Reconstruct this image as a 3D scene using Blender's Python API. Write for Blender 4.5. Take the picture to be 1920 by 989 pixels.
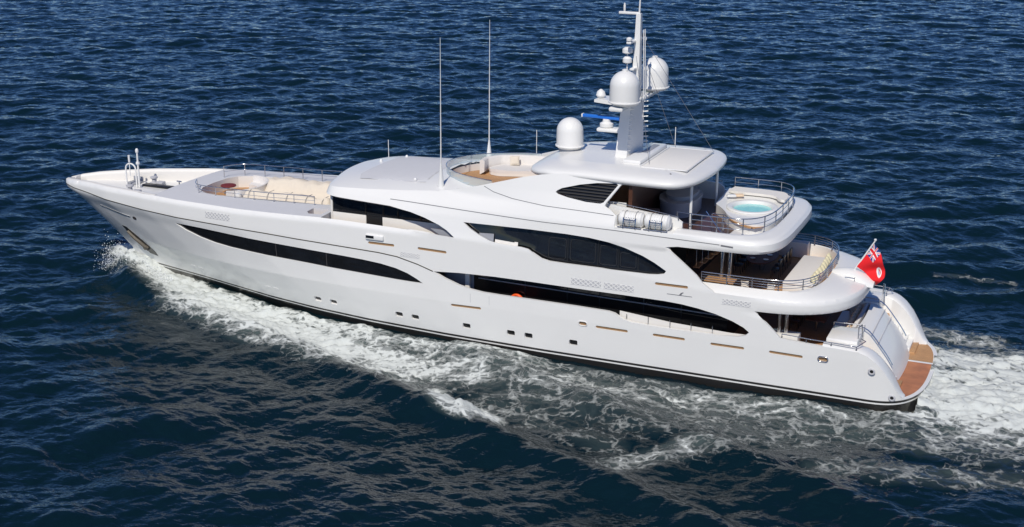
import bpy, bmesh, math, random
import numpy as np
from mathutils import Vector, Matrix, geometry
R = math.radians
random.seed(7)

for o in list(bpy.data.objects): bpy.data.objects.remove(o)
scn = bpy.context.scene
col = scn.collection

# ---------------------------------------------------------------- camera
cd = bpy.data.cameras.new('camera'); cam = bpy.data.objects.new('camera', cd); col.objects.link(cam)
cd.sensor_width = 36.0; cd.lens = 48.371; cd.clip_start = 1.0; cd.clip_end = 20000.0
M = Matrix(((0.9175516, -0.11977892, 0.3791465), (0.39760739, 0.26986558, -0.8769726), (0.00272424, 0.95541906, 0.29524057))).to_4x4()
M.translation = (60.51826787, -68.00475523, 26.56894709)
cam.matrix_world = M
scn.camera = cam

# ---------------------------------------------------------------- sky and sun
SUN_EL, SUN_X = 47.0, 0.12            # sun stands over the port side, a touch towards the stern
w = bpy.data.worlds.new('World'); scn.world = w; w.use_nodes = True
nt = w.node_tree; bgn = nt.nodes['Background']
sky = nt.nodes.new('ShaderNodeTexSky'); sky.sky_type = 'NISHITA'; sky.sun_disc = False
sdir = Vector((SUN_X, -1.0, 0)).normalized()
sky.sun_elevation = R(SUN_EL); sky.sun_rotation = math.atan2(sdir.x, sdir.y)
sky.altitude = 2500; sky.air_density = 1.0; sky.dust_density = 0.2; sky.ozone_density = 5.0
hs = nt.nodes.new('ShaderNodeHueSaturation'); hs.inputs['Saturation'].default_value = 1.18; hs.inputs['Hue'].default_value = 0.511
nt.links.new(sky.outputs[0], hs.inputs['Color']); nt.links.new(hs.outputs[0], bgn.inputs[0]); bgn.inputs[1].default_value = 0.112
sd = bpy.data.lights.new('sun', 'SUN'); sd.energy = 4.7; sd.angle = R(0.53); sd.color = (1.0, 0.945, 0.85)
so = bpy.data.objects.new('sun', sd); col.objects.link(so)
tow = Vector((sdir.x * math.cos(R(SUN_EL)), sdir.y * math.cos(R(SUN_EL)), math.sin(R(SUN_EL))))
so.rotation_euler = tow.to_track_quat('Z', 'Y').to_euler(); so.location = (27, -40, 60)
scn.view_settings.view_transform = 'Standard'; scn.view_settings.look = 'None'
scn.view_settings.exposure = -0.38; scn.view_settings.gamma = 1.0; scn.view_settings.use_curve_mapping = False

# ---------------------------------------------------------------- materials
MATS = {}
def mat(name, colr, rough=.5, metal=0., spec=.5, coat=0., noise=0., nscale=3., bump=0., bscale=40.):
    m = bpy.data.materials.new(name); m.use_nodes = True; t = m.node_tree; b = t.nodes['Principled BSDF']
    b.inputs['Base Color'].default_value = (*colr, 1); b.inputs['Roughness'].default_value = rough
    b.inputs['Metallic'].default_value = metal; b.inputs['Specular IOR Level'].default_value = spec
    b.inputs['Coat Weight'].default_value = coat; b.inputs['Coat Roughness'].default_value = .04
    tc = t.nodes.new('ShaderNodeTexCoord')
    n = t.nodes.new('ShaderNodeTexNoise'); n.inputs['Scale'].default_value = nscale; n.inputs['Detail'].default_value = 5
    t.links.new(tc.outputs['Object'], n.inputs['Vector'])
    mx = t.nodes.new('ShaderNodeMix'); mx.data_type = 'RGBA'
    k = max(noise, .015)
    mx.inputs['A'].default_value = (*[c * (1 - k) for c in colr], 1); mx.inputs['B'].default_value = (*[min(1, c * (1 + k)) for c in colr], 1)
    t.links.new(n.outputs['Fac'], mx.inputs['Factor']); t.links.new(mx.outputs['Result'], b.inputs['Base Color'])
    if bump:
        n2 = t.nodes.new('ShaderNodeTexNoise'); n2.inputs['Scale'].default_value = bscale; n2.inputs['Detail'].default_value = 3
        t.links.new(tc.outputs['Object'], n2.inputs['Vector'])
        bp = t.nodes.new('ShaderNodeBump'); bp.inputs['Strength'].default_value = bump; bp.inputs['Distance'].default_value = .02
        t.links.new(n2.outputs['Fac'], bp.inputs['Height']); t.links.new(bp.outputs['Normal'], b.inputs['Normal'])
    MATS[name] = m; return m

WHITE = mat('white_gelcoat', (.80, .793, .77), .34, coat=.25, noise=.02, nscale=.5)
DECKP = mat('deck_nonskid_paint', (.62, .62, .635), .7, noise=.03, nscale=2, bump=.05, bscale=120)
CREAM = mat('cream_paint', (.78, .75, .70), .5, noise=.02)
PANELW = mat('warm_white_panel', (.80, .775, .73), .6, noise=.02)
FABR = mat('cream_fabric', (.72, .64, .53), .9, noise=.06, nscale=6, bump=.5, bscale=7)
FABG = mat('grey_fabric', (.72, .69, .66), .9, noise=.04, nscale=8, bump=.3, bscale=25)
YEL = mat('yellow_fabric', (.78, .71, .47), .9, noise=.08, bump=.3)
PEACH = mat('peach_fabric', (.78, .60, .42), .9, noise=.08, bump=.3)
GLASS = mat('black_glass', (.010, .0105, .012), .03, spec=.6, noise=.5, nscale=1.1, bump=.12, bscale=.9)
BLACK = mat('black_paint', (.012, .012, .013), .35, noise=.1)
LGREY = mat('light_grey_paint', (.50, .50, .52), .5)
GREY = mat('grey_paint', (.30, .31, .34), .45, noise=.05)
PANEF = mat('window_gasket', (.032, .032, .035), .5)
DGREY = mat('dark_interior', (.05, .045, .045), .6, noise=.2)
STEEL = mat('stainless_steel', (.62, .62, .63), .16, metal=1., noise=.03)
ORANGE = mat('orange_plastic', (.85, .10, .012), .45)
SLOTB = mat('tan_wood', (.31, .185, .09), .45, noise=.2)
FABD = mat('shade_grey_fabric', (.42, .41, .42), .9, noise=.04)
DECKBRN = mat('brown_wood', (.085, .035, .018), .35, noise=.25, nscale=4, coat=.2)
MAROON = mat('maroon_cover', (.16, .02, .025), .8, noise=.1)
BLUE = mat('blue_paint', (.02, .16, .62), .35)
REDDISH = mat('dark_table_wood', (.12, .04, .018), .5, noise=.3, nscale=3)
GREEN = mat('tub_water', (.30, .72, .70), .06, noise=.12, nscale=4, bump=.6, bscale=6)
RUST = mat('worn_anchor_steel', (.22, .19, .15), .6, metal=.4, noise=.4, nscale=6, bump=.4)
SEAM = mat('grey_seam', (.16, .16, .17), .5)
GOLD = mat('dark_gold_stripe', (.06, .05, .03), .4, noise=.5, nscale=6)

def teak_mat():
    m = mat('teak_planks', (.50, .28, .13), .6, noise=.2, nscale=3)
    t = m.node_tree; b = t.nodes['Principled BSDF']
    mx = b.inputs['Base Color'].links[0].from_node
    tc = [n for n in t.nodes if n.type == 'TEX_COORD'][0]
    sp = t.nodes.new('ShaderNodeSeparateXYZ'); t.links.new(tc.outputs['Object'], sp.inputs[0])
    mu = t.nodes.new('ShaderNodeMath'); mu.operation = 'MULTIPLY'; mu.inputs[1].default_value = 9.0
    t.links.new(sp.outputs['Y'], mu.inputs[0])
    fr = t.nodes.new('ShaderNodeMath'); fr.operation = 'FRACT'; t.links.new(mu.outputs[0], fr.inputs[0])
    lt = t.nodes.new('ShaderNodeMath'); lt.operation = 'LESS_THAN'; lt.inputs[1].default_value = .09; t.links.new(fr.outputs[0], lt.inputs[0])
    m2 = t.nodes.new('ShaderNodeMix'); m2.data_type = 'RGBA'; m2.inputs['B'].default_value = (.10, .06, .035, 1)
    t.links.new(lt.outputs[0], m2.inputs['Factor']); t.links.new(mx.outputs['Result'], m2.inputs['A']); t.links.new(m2.outputs['Result'], b.inputs['Base Color'])
    return m
TEAK = teak_mat()
WETTEAK = mat('wet_teak', (.44, .175, .07), .42, noise=.5, nscale=1.8, coat=.05)

def hull_mat():
    # white topsides, black boot top with a thin white line, black bottom paint: bands by height
    m = mat('hull_paint', (.80, .793, .77), .28, coat=.5, noise=.02, nscale=.5, bump=.025, bscale=.6)
    t = m.node_tree; b = t.nodes['Principled BSDF']; mx = b.inputs['Base Color'].links[0].from_node
    g = t.nodes.new('ShaderNodeNewGeometry'); sp = t.nodes.new('ShaderNodeSeparateXYZ'); t.links.new(g.outputs['Position'], sp.inputs[0])
    cr = t.nodes.new('ShaderNodeValToRGB'); cr.color_ramp.interpolation = 'CONSTANT'
    mr = t.nodes.new('ShaderNodeMapRange'); mr.inputs['From Min'].default_value = 0; mr.inputs['From Max'].default_value = 2
    t.links.new(sp.outputs['Z'], mr.inputs['Value']); t.links.new(mr.outputs[0], cr.inputs[0])
    e = cr.color_ramp.elements; e[0].position = 0; e[0].color = (0, 0, 0, 1); e[1].position = .325; e[1].color = (1, 1, 1, 1)
    for p_, v in ((.365, 0), (.425, 1)):
        q = e.new(p_); q.color = (v, v, v, 1)
    m2 = t.nodes.new('ShaderNodeMix'); m2.data_type = 'RGBA'; m2.inputs['A'].default_value = (.018, .017, .016, 1)
    t.links.new(cr.outputs[0], m2.inputs['Factor']); t.links.new(mx.outputs['Result'], m2.inputs['B']); t.links.new(m2.outputs['Result'], b.inputs['Base Color'])
    return m
HULLM = hull_mat()

def clear_glass():
    m = bpy.data.materials.new('clear_glass'); m.use_nodes = True; t = m.node_tree; b = t.nodes['Principled BSDF']
    b.inputs['Base Color'].default_value = (.72, .82, .82, 1); b.inputs['Roughness'].default_value = .03; b.inputs['Alpha'].default_value = .38
    return m
CLEAR = clear_glass()

# ---------------------------------------------------------------- yacht form
# x runs from the bow (0) to the stern (54.4), port is -y, z = 0 is the waterline.
def ip(v, tab):
    t = np.array(tab, float)
    return np.interp(v, t[:, 0], t[:, 1])

def sm(t):
    t = np.clip(t, 0, 1)
    return t * t * (3 - 2 * t)

STEM = [(-1.5, 6.6), (0, 5.55), (1.0, 5.05), (1.77, 4.35), (2.88, 2.9), (3.7, 1.95), (4.58, 1.0), (5.03, .25), (5.3, -.1), (5.6, -.1), (9, -.1)]
ZS = [(-1, 5.55), (0, 5.6), (.6, 5.72), (1.5, 5.85), (3.2, 6.0), (5, 6.1), (8.5, 6.24), (12.8, 6.3), (17, 6.36), (20, 6.47), (22, 6.55), (24.2, 6.52), (27, 6.49), (30, 6.40), (32.2, 6.33), (36, 6.0), (41.4, 5.45), (44, 5.25), (46, 5.2), (60, 5.2)]
D_KEEL = [(0, 0), (5, .3), (10, 1.5), (15, 2.9), (20, 3.8), (28, 4.4), (60, 4.4)]
D_WL = [(0, 0), (3, .4), (6, 1.0), (9, 1.85), (12, 2.75), (15, 3.45), (19, 4.15), (24, 4.65), (30, 4.92), (41, 4.98), (60, 4.98)]
D_KN = [(0, 0), (.5, .32), (1, .6), (3, 1.55), (6, 2.6), (9, 3.4), (12, 4.05), (16, 4.65), (20, 4.93), (26, 5.08), (60, 5.1)]
D_SH = [(0, 0), (.12, .35), (.4, .72), (.9, 1.08), (1.7, 1.5), (3.4, 2.1), (5.2, 2.8), (8.7, 3.72), (11.5, 4.27), (16, 4.78), (20, 5.0), (26, 5.1), (60, 5.1)]

def lerp(a, b, t):
    return a + (b - a) * t

def w_low(x, z):
    d = x - ip(z, STEM)
    a, b, c, e = (np.where(d < 0, -.001, ip(d, k)) for k in (D_KEEL, D_WL, D_KN, D_SH))
    r = np.where(z < 0, lerp(a, b, np.clip((z + 1.5) / 1.5, 0, 1)),
        np.where(z < 2.76, lerp(b, c, np.clip(z / 2.76, 0, 1) ** .9),
                 lerp(c, e, np.clip((z - 2.76) / 2.44, 0, 1))))
    return r

def w_up(x, z):
    aft = ip(z, [(5.2, 5.1), (5.6, 5.06), (7.2, 4.97), (7.9, 4.92), (8.3, 4.76), (9.2, 4.38), (10.2, 4.05), (10.6, 3.9)])
    fwd = ip(z, [(5.2, 5.1), (5.6, 5.06), (7.0, 4.85), (7.5, 4.72), (8.0, 4.45), (8.3, 4.2), (8.6, 3.8)])
    return lerp(fwd, aft, sm((x - 26) / 10))

def halfw(x, z):
    zs = ip(x, ZS)
    lo = w_low(x, z)
    top = w_low(x, zs)
    up = w_up(x, z) + np.minimum(top - 5.1, 0)
    # rounded shoulder of the forward bulwark
    k = np.clip((z - zs + .28) / .28, 0, 1) * .92
    rnd = .28 - np.sqrt(np.maximum(.0784 - (.28 * k) ** 2, 0))
    amp = 1 - sm((x - 26) / 3.2)
    cap = top - .1702 * amp * np.clip(x / 1.0, .25, 1)
    up = up + (top - (w_up(x, zs) + np.minimum(top - 5.1, 0))) * np.exp(-np.maximum(z - zs, 0) / .5)
    w = np.where(z <= zs, lo - rnd * amp * np.clip(x / 1.0, .25, 1), np.where((amp > 0) & (z < zs + .3), lerp(up, cap, amp), np.where(x < 12, cap, up)))
    return w

def lips(w, s, z):
    # rounded lips of the two after overhangs
    def lip(w, z0, z1, x0):
        f = .4 * sm((s - x0) / 2.0) + .6 * sm((s - x0) / 4.5)
        hb = np.clip((z0 + .18 - z) / .18, 0, 1)
        ht = np.clip((z - z1 + .18) / .18, 0, 1)
        c = .18 - np.sqrt(np.maximum(.0324 - (.18 * hb) ** 2, 0))
        c2 = .18 - np.sqrt(np.maximum(.0324 - (.18 * ht) ** 2, 0))
        return w - f * (c * .6 + c2 * .6)
    w = np.where((z > 4.3) & (z < 5.3) & (s > 45), lip(w, 4.55, 5.2, 45.3), w)
    w = np.where((z > 7.15) & (z < 8.2), lip(w, 7.35, 7.95, 42.2) + .10 * sm((s - 36) / 9), w)
    return w

def _end_table(n):
    th = np.linspace(0, math.pi / 2, 400)
    return np.sin(th) ** (2 / n), np.cos(th) ** (2 / n)
_TABS = {}

def endmap(t, L, b, n):
    """arc length t along a superellipse end of length L and half breadth b -> (dx, y)"""
    t = np.atleast_1d(np.asarray(t, float)); b = np.broadcast_to(b, t.shape)
    if n not in _TABS: _TABS[n] = _end_table(n)
    ex, ey = _TABS[n]
    bm = 4.9
    arc = np.concatenate([[0], np.cumsum(np.hypot(np.diff(ex * L), np.diff(ey * bm)))])
    return np.interp(t, arc, ex) * L, np.interp(t, arc, ey) * b

def endlen(L, n):
    if n not in _TABS: _TABS[n] = _end_table(n)
    ex, ey = _TABS[n]
    return float(np.sum(np.hypot(np.diff(ex * L), np.diff(ey * 4.9))))

ENDS = {'hull': (51.5, 2.9, 3.0), 'mid': (46.0, 4.85, 2.6), 'sun': (44.5, 2.6, 4.0)}
FRONT = (23.2, 2.3, 3.2)

def band(z):
    return np.where(z < 4.2, 0, np.where(z < 6.9, 1, 2))

def P(s, z, off=0.0):
    """port side surface point for girth station s and height z (off = metres inboard)"""
    s = np.atleast_1d(np.asarray(s, float)); z = np.broadcast_to(np.asarray(z, float), s.shape).copy()
    x = s.copy(); bd = band(z)
    wid = np.zeros_like(s); 
    xc = np.array([51.5, 46.0, 44.5])[bd]
    w = halfw(np.minimum(s, xc), z)
    fr = (bd == 2) & (s < FRONT[0])
    w = np.where(fr, halfw(np.full_like(s, FRONT[0]), z), w)
    w = lips(w, s, z) - off
    y = w.copy()
    for i, k in enumerate(('hull', 'mid', 'sun')):
        m = (bd == i) & (s > ENDS[k][0])
        if m.any():
            inset = (halfw(np.full(m.sum(), ENDS[k][0]), np.full(m.sum(), {'hull': 2., 'mid': 4.88, 'sun': 7.65}[k])) - w[m])
            dx, yy = endmap(s[m] - ENDS[k][0], ENDS[k][1], w[m], ENDS[k][2])
            x[m] = ENDS[k][0] + dx * (1 - inset / ENDS[k][1]); y[m] = yy
    if fr.any():
        dx, yy = endmap(FRONT[0] - s[fr], FRONT[1], w[fr], FRONT[2])
        lean = np.clip(z[fr] - 7.5, -.6, 2) * .45
        x[fr] = FRONT[0] - dx + lean * (dx / FRONT[1]) ** 2 + off * dx / FRONT[1]; y[fr] = yy
    return np.stack([x, -y, z], -1)

# ---------------------------------------------------------------- object helpers
def link(name, verts, faces, mats, parent=None, smooth=40, fm=None):
    me = bpy.data.meshes.new(name); me.from_pydata([tuple(map(float, v)) for v in verts], [], [tuple(map(int, f)) for f in faces])
    for m in (mats if isinstance(mats, (list, tuple)) else [mats]): me.materials.append(m)
    if fm is not None: me.polygons.foreach_set('material_index', np.array(fm, dtype=np.int32))
    me.update()
    if smooth:
        me.polygons.foreach_set('use_smooth', np.ones(len(me.polygons), dtype=bool)); me.set_sharp_from_angle(angle=R(smooth))
    o = bpy.data.objects.new(name, me); col.objects.link(o)
    if parent is not None: adopt(o, parent)
    return o

def adopt(o, parent):
    bpy.context.view_layer.update()
    o.parent = parent; o.matrix_parent_inverse = WM(parent).inverted()

def WM(o):
    m = o.matrix_basis.copy()
    if o.parent is not None: m = WM(o.parent) @ o.matrix_parent_inverse @ m
    return m

def tag(o, label, cat, group=None, kind=None):
    o['label'] = label; o['category'] = cat
    if group: o['group'] = group
    if kind: o['kind'] = kind
    return o

def thing(name, label, cat, loc, group=None):
    o = bpy.data.objects.new(name, None); o.empty_display_size = .5; col.objects.link(o); o.location = loc
    return tag(o, label, cat, group)

def copy_tree(o, delta, parent=None, top=True):
    c = o.copy(); col.objects.link(c)
    if top: c.location = Vector(o.location) + Vector(delta)
    if parent is not None:
        inv = o.matrix_parent_inverse.copy(); c.parent = parent; c.matrix_parent_inverse = inv
    for ch in list(o.children): copy_tree(ch, delta, c, False)
    return c

class MB:
    def __init__(s): s.v = []; s.f = []
    def add(s, v, f):
        k = len(s.v); s.v += [tuple(p) for p in v]; s.f += [tuple(i + k for i in q) for q in f]; return s
    def box(s, c, d, bev=.02, rz=0, taper=1., seg=2, ry=0):
        bm = bmesh.new(); bmesh.ops.create_cube(bm, size=1)
        for q in bm.verts:
            k = taper if q.co.z > 0 else 1.
            q.co = Vector((q.co.x * d[0] * k, q.co.y * d[1] * k, q.co.z * d[2]))
        if bev: bmesh.ops.bevel(bm, geom=bm.edges[:], offset=min(bev, min(d) * .45), segments=seg, affect='EDGES', profile=.5)
        m = Matrix.Translation(c) @ Matrix.Rotation(rz, 4, 'Z') @ Matrix.Rotation(ry, 4, 'Y')
        bm.verts.index_update()
        s.add([m @ q.co for q in bm.verts], [[q.index for q in f.verts] for f in bm.faces]); bm.free(); return s
    def tube(s, pts, r, n=8, cap=True):
        pts = [Vector(p) for p in pts]; rr = r if isinstance(r, (list, tuple)) else [r] * len(pts)
        rings = []; prev = None
        for i, p in enumerate(pts):
            t = (pts[min(i + 1, len(pts) - 1)] - pts[max(i - 1, 0)]).normalized()
            if prev is None:
                a = Vector((0, 0, 1)) if abs(t.z) < .9 else Vector((1, 0, 0))
                u = t.cross(a).normalized()
            else: u = (prev - t * prev.dot(t)).normalized()
            prev = u; v = t.cross(u)
            rings.append([p + (u * math.cos(2 * math.pi * k / n) + v * math.sin(2 * math.pi * k / n)) * rr[i] for k in range(n)])
        V = [q for g in rings for q in g]; F = []
        for i in range(len(pts) - 1):
            for k in range(n):
                a, b = i * n + k, i * n + (k + 1) % n; F.append((a, b, b + n, a + n))
        if cap: F.append(tuple(range(n - 1, -1, -1))); F.append(tuple((len(pts) - 1) * n + k for k in range(n)))
        return s.add(V, F)
    def lathe(s, prof, c=(0, 0, 0), n=32, m=None, cap=True):
        V = []; F = []; m = m or Matrix.Identity(4)
        for r, z in prof:
            for k in range(n):
                a = 2 * math.pi * k / n; V.append(m @ Vector((r * math.cos(a), r * math.sin(a), z)) + Vector(c))
        for i in range(len(prof) - 1):
            for k in range(n):
                a, b = i * n + k, i * n + (k + 1) % n; F.append((a, b, b + n, a + n))
        if cap: F.append(tuple(range(n - 1, -1, -1))); F.append(tuple((len(prof) - 1) * n + k for k in range(n)))
        return s.add(V, F)
    def prism(s, poly, z0, z1):
        n = len(poly); V = [(x, y, z0) for x, y in poly] + [(x, y, z1) for x, y in poly]
        return s.add(V, [tuple(range(n - 1, -1, -1)), tuple(range(n, 2 * n))] + [(i, (i + 1) % n, n + (i + 1) % n, n + i) for i in range(n)])
    def side(s, poly, y0, y1):
        """polygon in (x, z) extruded across the beam"""
        n = len(poly); V = [(x, y0, z) for x, z in poly] + [(x, y1, z) for x, z in poly]
        return s.add(V, [tuple(range(n)), tuple(range(2 * n - 1, n - 1, -1))] + [((i + 1) % n, i, n + i, n + (i + 1) % n) for i in range(n)])
    def build(s, name, m, parent=None, smooth=40, fix=False):
        o = link(name, s.v, s.f, m, parent, smooth)
        if fix: fixn(o)
        return o

def fixn(o):
    bm = bmesh.new(); bm.from_mesh(o.data); bmesh.ops.recalc_face_normals(bm, faces=bm.faces[:]); bm.to_mesh(o.data); bm.free()
    return o

def mir(p): return (p[0], -p[1], p[2])

def dense(poly, step=.25, closed=True):
    out = []; n = len(poly)
    for i in range(n if closed else n - 1):
        a, b = poly[i], poly[(i + 1) % n]
        k = max(1, int(math.ceil(math.hypot(b[0] - a[0], b[1] - a[1]) / step)))
        out += [(a[0] + (b[0] - a[0]) * j / k, a[1] + (b[1] - a[1]) * j / k) for j in range(k)]
    if not closed: out.append(poly[-1])
    return out

def smooth_poly(pts, it=2):
    """corner cutting for an open run of points"""
    for _ in range(it):
        q = [pts[0]]
        for a, b in zip(pts[:-1], pts[1:]):
            q += [(.75 * a[0] + .25 * b[0], .75 * a[1] + .25 * b[1]), (.25 * a[0] + .75 * b[0], .25 * a[1] + .75 * b[1])]
        q.append(pts[-1]); pts = q
    return pts

def inside(px, py, poly):
    p = np.array(poly); x0, y0 = p[:, 0], p[:, 1]; x1, y1 = np.roll(x0, -1), np.roll(y0, -1)
    r = np.zeros(len(px), bool)
    for a, b, c, d in zip(x0, y0, x1, y1):
        if b == d: continue
        t = (b > py) != (d > py)
        r ^= t & (px < (c - a) * (py - b) / (d - b) + a)
    return r

def cdt(outer, holes, hx, hz, step=.2, rows=()):
    V = []; E = []
    loops = [dense(outer, step)] + [dense(h, min(step, .12)) for h in holes]
    loops = [l if sum(a[0] * b[1] - b[0] * a[1] for a, b in zip(l, l[1:] + l[:1])) > 0 else l[::-1] for l in loops]
    for l in loops:
        k = len(V); V += l; E += [(k + i, k + (i + 1) % len(l)) for i in range(len(l))]
    b = np.array(V); lo, hi = b.min(0), b.max(0)
    gx, gz = np.meshgrid(np.arange(lo[0] + hx / 2, hi[0], hx), np.arange(lo[1] + hz / 2, hi[1], hz)); gx, gz = gx.ravel(), gz.ravel()
    for z in rows:
        qx = np.arange(lo[0], hi[0], hx * .6); gx = np.concatenate([gx, qx]); gz = np.concatenate([gz, np.full(len(qx), z)])
    keep = inside(gx, gz, loops[0])
    for h in loops[1:]: keep &= ~inside(gx, gz, h)
    gx, gz = gx[keep], gz[keep]
    near = np.ones(len(gx), bool)
    for i in range(0, len(b), 200):
        d = np.hypot((gx[:, None] - b[None, i:i + 200, 0]) / hx, (gz[:, None] - b[None, i:i + 200, 1]) / hz).min(1); near &= d > .42
    V += list(zip(gx[near].tolist(), gz[near].tolist()))
    r = geometry.delaunay_2d_cdt([Vector(q) for q in V], E, [], 0, 1e-5)
    uv = np.array([(q.x, q.y) for q in r[0]]); F = np.array([tuple(f) for f in r[2]])
    c = uv[F].mean(1); ok = inside(c[:, 0], c[:, 1], loops[0])
    for h in loops[1:]: ok &= ~inside(c[:, 0], c[:, 1], h)
    F = F[ok]; used = np.unique(F); mp = np.full(len(uv), -1); mp[used] = np.arange(len(used))
    return uv[used], [tuple(int(i) for i in f) for f in mp[F]]

def shell(name, outer, holes, m, parent, thick=.18, off=0., hx=.3, hz=.14, both=True, surf=None, step=.2, smooth=38, rows=()):
    """side panel cut out of the yacht's form, with thickness; port and its mirror image"""
    uv, F = cdt(outer, holes, hx, hz, step, rows)
    f = surf or P
    A = f(uv[:, 0], uv[:, 1], off); e = .02
    du = f(uv[:, 0] + e, uv[:, 1], off) - f(uv[:, 0] - e, uv[:, 1], off)
    dv = f(uv[:, 0], uv[:, 1] + e, off) - f(uv[:, 0], uv[:, 1] - e, off)
    nrm = np.cross(du, dv); nrm /= np.maximum(np.linalg.norm(nrm, axis=1, keepdims=True), 1e-9)
    out_ = np.array([0, -1., 0]); s = np.sign((nrm * out_).sum(1, keepdims=True)); s[s == 0] = 1
    Bk = A - nrm * s * thick
    Bk[:, 1] = np.minimum(Bk[:, 1], -.01)
    n = len(A); V = np.concatenate([A, Bk])
    T = []
    cnt = {}
    for q in F:
        a, b, c = (A[i] for i in q[:3])
        if np.dot(np.cross(b - a, c - a), out_) < 0 and np.cross(uv[q[1]] - uv[q[0]], uv[q[2]] - uv[q[0]]) < 0: q = q[::-1]
        T.append(q)
    # faces wound like (u, v) look outboard on the port side
    T = [q if np.cross(uv[q[1]] - uv[q[0]], uv[q[2]] - uv[q[0]]) > 0 else q[::-1] for q in T]
    for q in T:
        for i in range(len(q)): cnt[(q[i], q[(i + 1) % len(q)])] = 1
    faces = list(T) + [tuple(i + n for i in q[::-1]) for q in T]
    for (a, b) in cnt:
        if (b, a) not in cnt: faces.append((b, a, a + n, b + n))
    if both:
        k = len(V); Vm = V.copy(); Vm[:, 1] *= -1
        V = np.concatenate([V, Vm]); faces = faces + [tuple(i + k for i in q[::-1]) for q in faces]
    return link(name, V, faces, m, parent, smooth)

def plan(name, outer, holes, m, parent, zf, h=.4, wall=None, smooth=38, zb=None):
    """deck sheet in (x, y) at height zf(x, y); wall = depth of the sides turned down at every hole"""
    uv, F = cdt(outer, holes, h, h, .2)
    z = zf(uv[:, 0], uv[:, 1]); V = np.column_stack([uv, z])
    T = [q if np.cross(uv[q[1]] - uv[q[0]], uv[q[2]] - uv[q[0]]) > 0 else q[::-1] for q in F]
    V = list(map(tuple, V)); n = len(V); faces = list(T)
    if zb is not None:
        cnt = set()
        for q in T:
            for i in range(len(q)): cnt.add((q[i], q[(i + 1) % len(q)]))
        V += [(a, b, zb if not callable(zb) else zb(c)) for a, b, c in V[:n]]
        faces += [tuple(i + n for i in q[::-1]) for q in T] + [(b, a, a + n, b + n) for (a, b) in cnt if (b, a) not in cnt]
    return link(name, V, faces, m, parent, smooth)

def rrect(c, w, h, slope=0., r=.5, n=6):
    """rounded slot in (s, z) about c; r is the corner radius as a share of the half height"""
    q = []; rad = h / 2 * r
    for cx, cz, a0 in ((w / 2 - rad, h / 2 - rad, 0), (-w / 2 + rad, h / 2 - rad, 90), (-w / 2 + rad, -h / 2 + rad, 180), (w / 2 - rad, -h / 2 + rad, 270)):
        for k in range(n + 1):
            a = R(a0 + 90 * k / n); x = cx + rad * math.cos(a); q.append((c[0] + x, c[1] + cz + rad * math.sin(a) + slope * x))
    return q

def ribbon(name, path, wid, off, m, parent):
    """thin raised stripe following the yacht's side along a path in (s, z)"""
    p = np.array(dense(path, .2, False)); t = np.gradient(p, axis=0); t /= np.linalg.norm(t, axis=1, keepdims=True)
    nn = np.column_stack([-t[:, 1], t[:, 0]]) * wid / 2
    lo, hi = p - nn, p + nn
    A, B = P(lo[:, 0], lo[:, 1], -off), P(hi[:, 0], hi[:, 1], -off)
    A2, B2 = P(lo[:, 0], lo[:, 1], .02), P(hi[:, 0], hi[:, 1], .02)
    n = len(p); V = np.concatenate([A, B, B2, A2]); F = []
    for i in range(n - 1):
        for j in range(4):
            k = (j + 1) % 4; F.append((j * n + i, j * n + i + 1, k * n + i + 1, k * n + i))
    Vm = V.copy(); Vm[:, 1] *= -1
    link(name, Vm, [q[::-1] for q in F], m, parent, 60)
    return link(name, V, F, m, parent, 60)

def superline(xc, xe, b, n, x0, cnt=60):
    """port half of a rounded deck outline from (x0, -b) to (xe, 0)"""
    th = np.linspace(0, math.pi / 2, cnt)
    pts = [(x, -b) for x in np.arange(x0, xc, .35)] if x0 < xc else []
    return pts + [(xc + (xe - xc) * math.sin(t) ** (2 / n), -b * max(math.cos(t), 0) ** (2 / n)) for t in th]

def whole(half): return half + [(x, -y) for x, y in half[::-1] if abs(y) > 1e-6]

def along(pts, step):
    """even points along a polyline"""
    p = np.array(pts, float); d = np.concatenate([[0], np.cumsum(np.linalg.norm(np.diff(p, axis=0), axis=1))])
    k = max(1, int(round(d[-1] / step))); t = np.linspace(0, d[-1], k + 1)
    return [tuple(np.interp(q, d, p[:, i]) for i in range(p.shape[1])) for q in t]

def railing(name, base, h, parent, wires=2, step=1.3, r=.024, pr=.024, posts=True):
    top = [Vector(b) + Vector((0, 0, h)) for b in base]
    mb = MB(); mb.tube(top, r, 8)
    for k in range(1, wires + 1):
        mb.tube([Vector(b) + Vector((0, 0, h * k / (wires + 1))) for b in base], r * .55, 6)
    o = mb.build(name, STEEL, parent, 60)
    if posts:
        proto = None
        for q in along(base, step):
            if proto is None:
                proto = MB().tube([(0, 0, 0), (0, 0, h)], pr, 8).lathe([(pr * 2.2, 0), (pr * 2.2, .03)], n=10).build('rail_post', STEEL, None, 60); pp = proto
            else:
                pp = proto.copy(); col.objects.link(pp)
            pp.location = q; adopt(pp, o)
    return o

# ================================================================ THE YACHT
yacht = thing('motor_yacht', 'large white three-deck motor yacht under way with a tall radar mast', 'yacht', (27, 0, 0))

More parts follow.
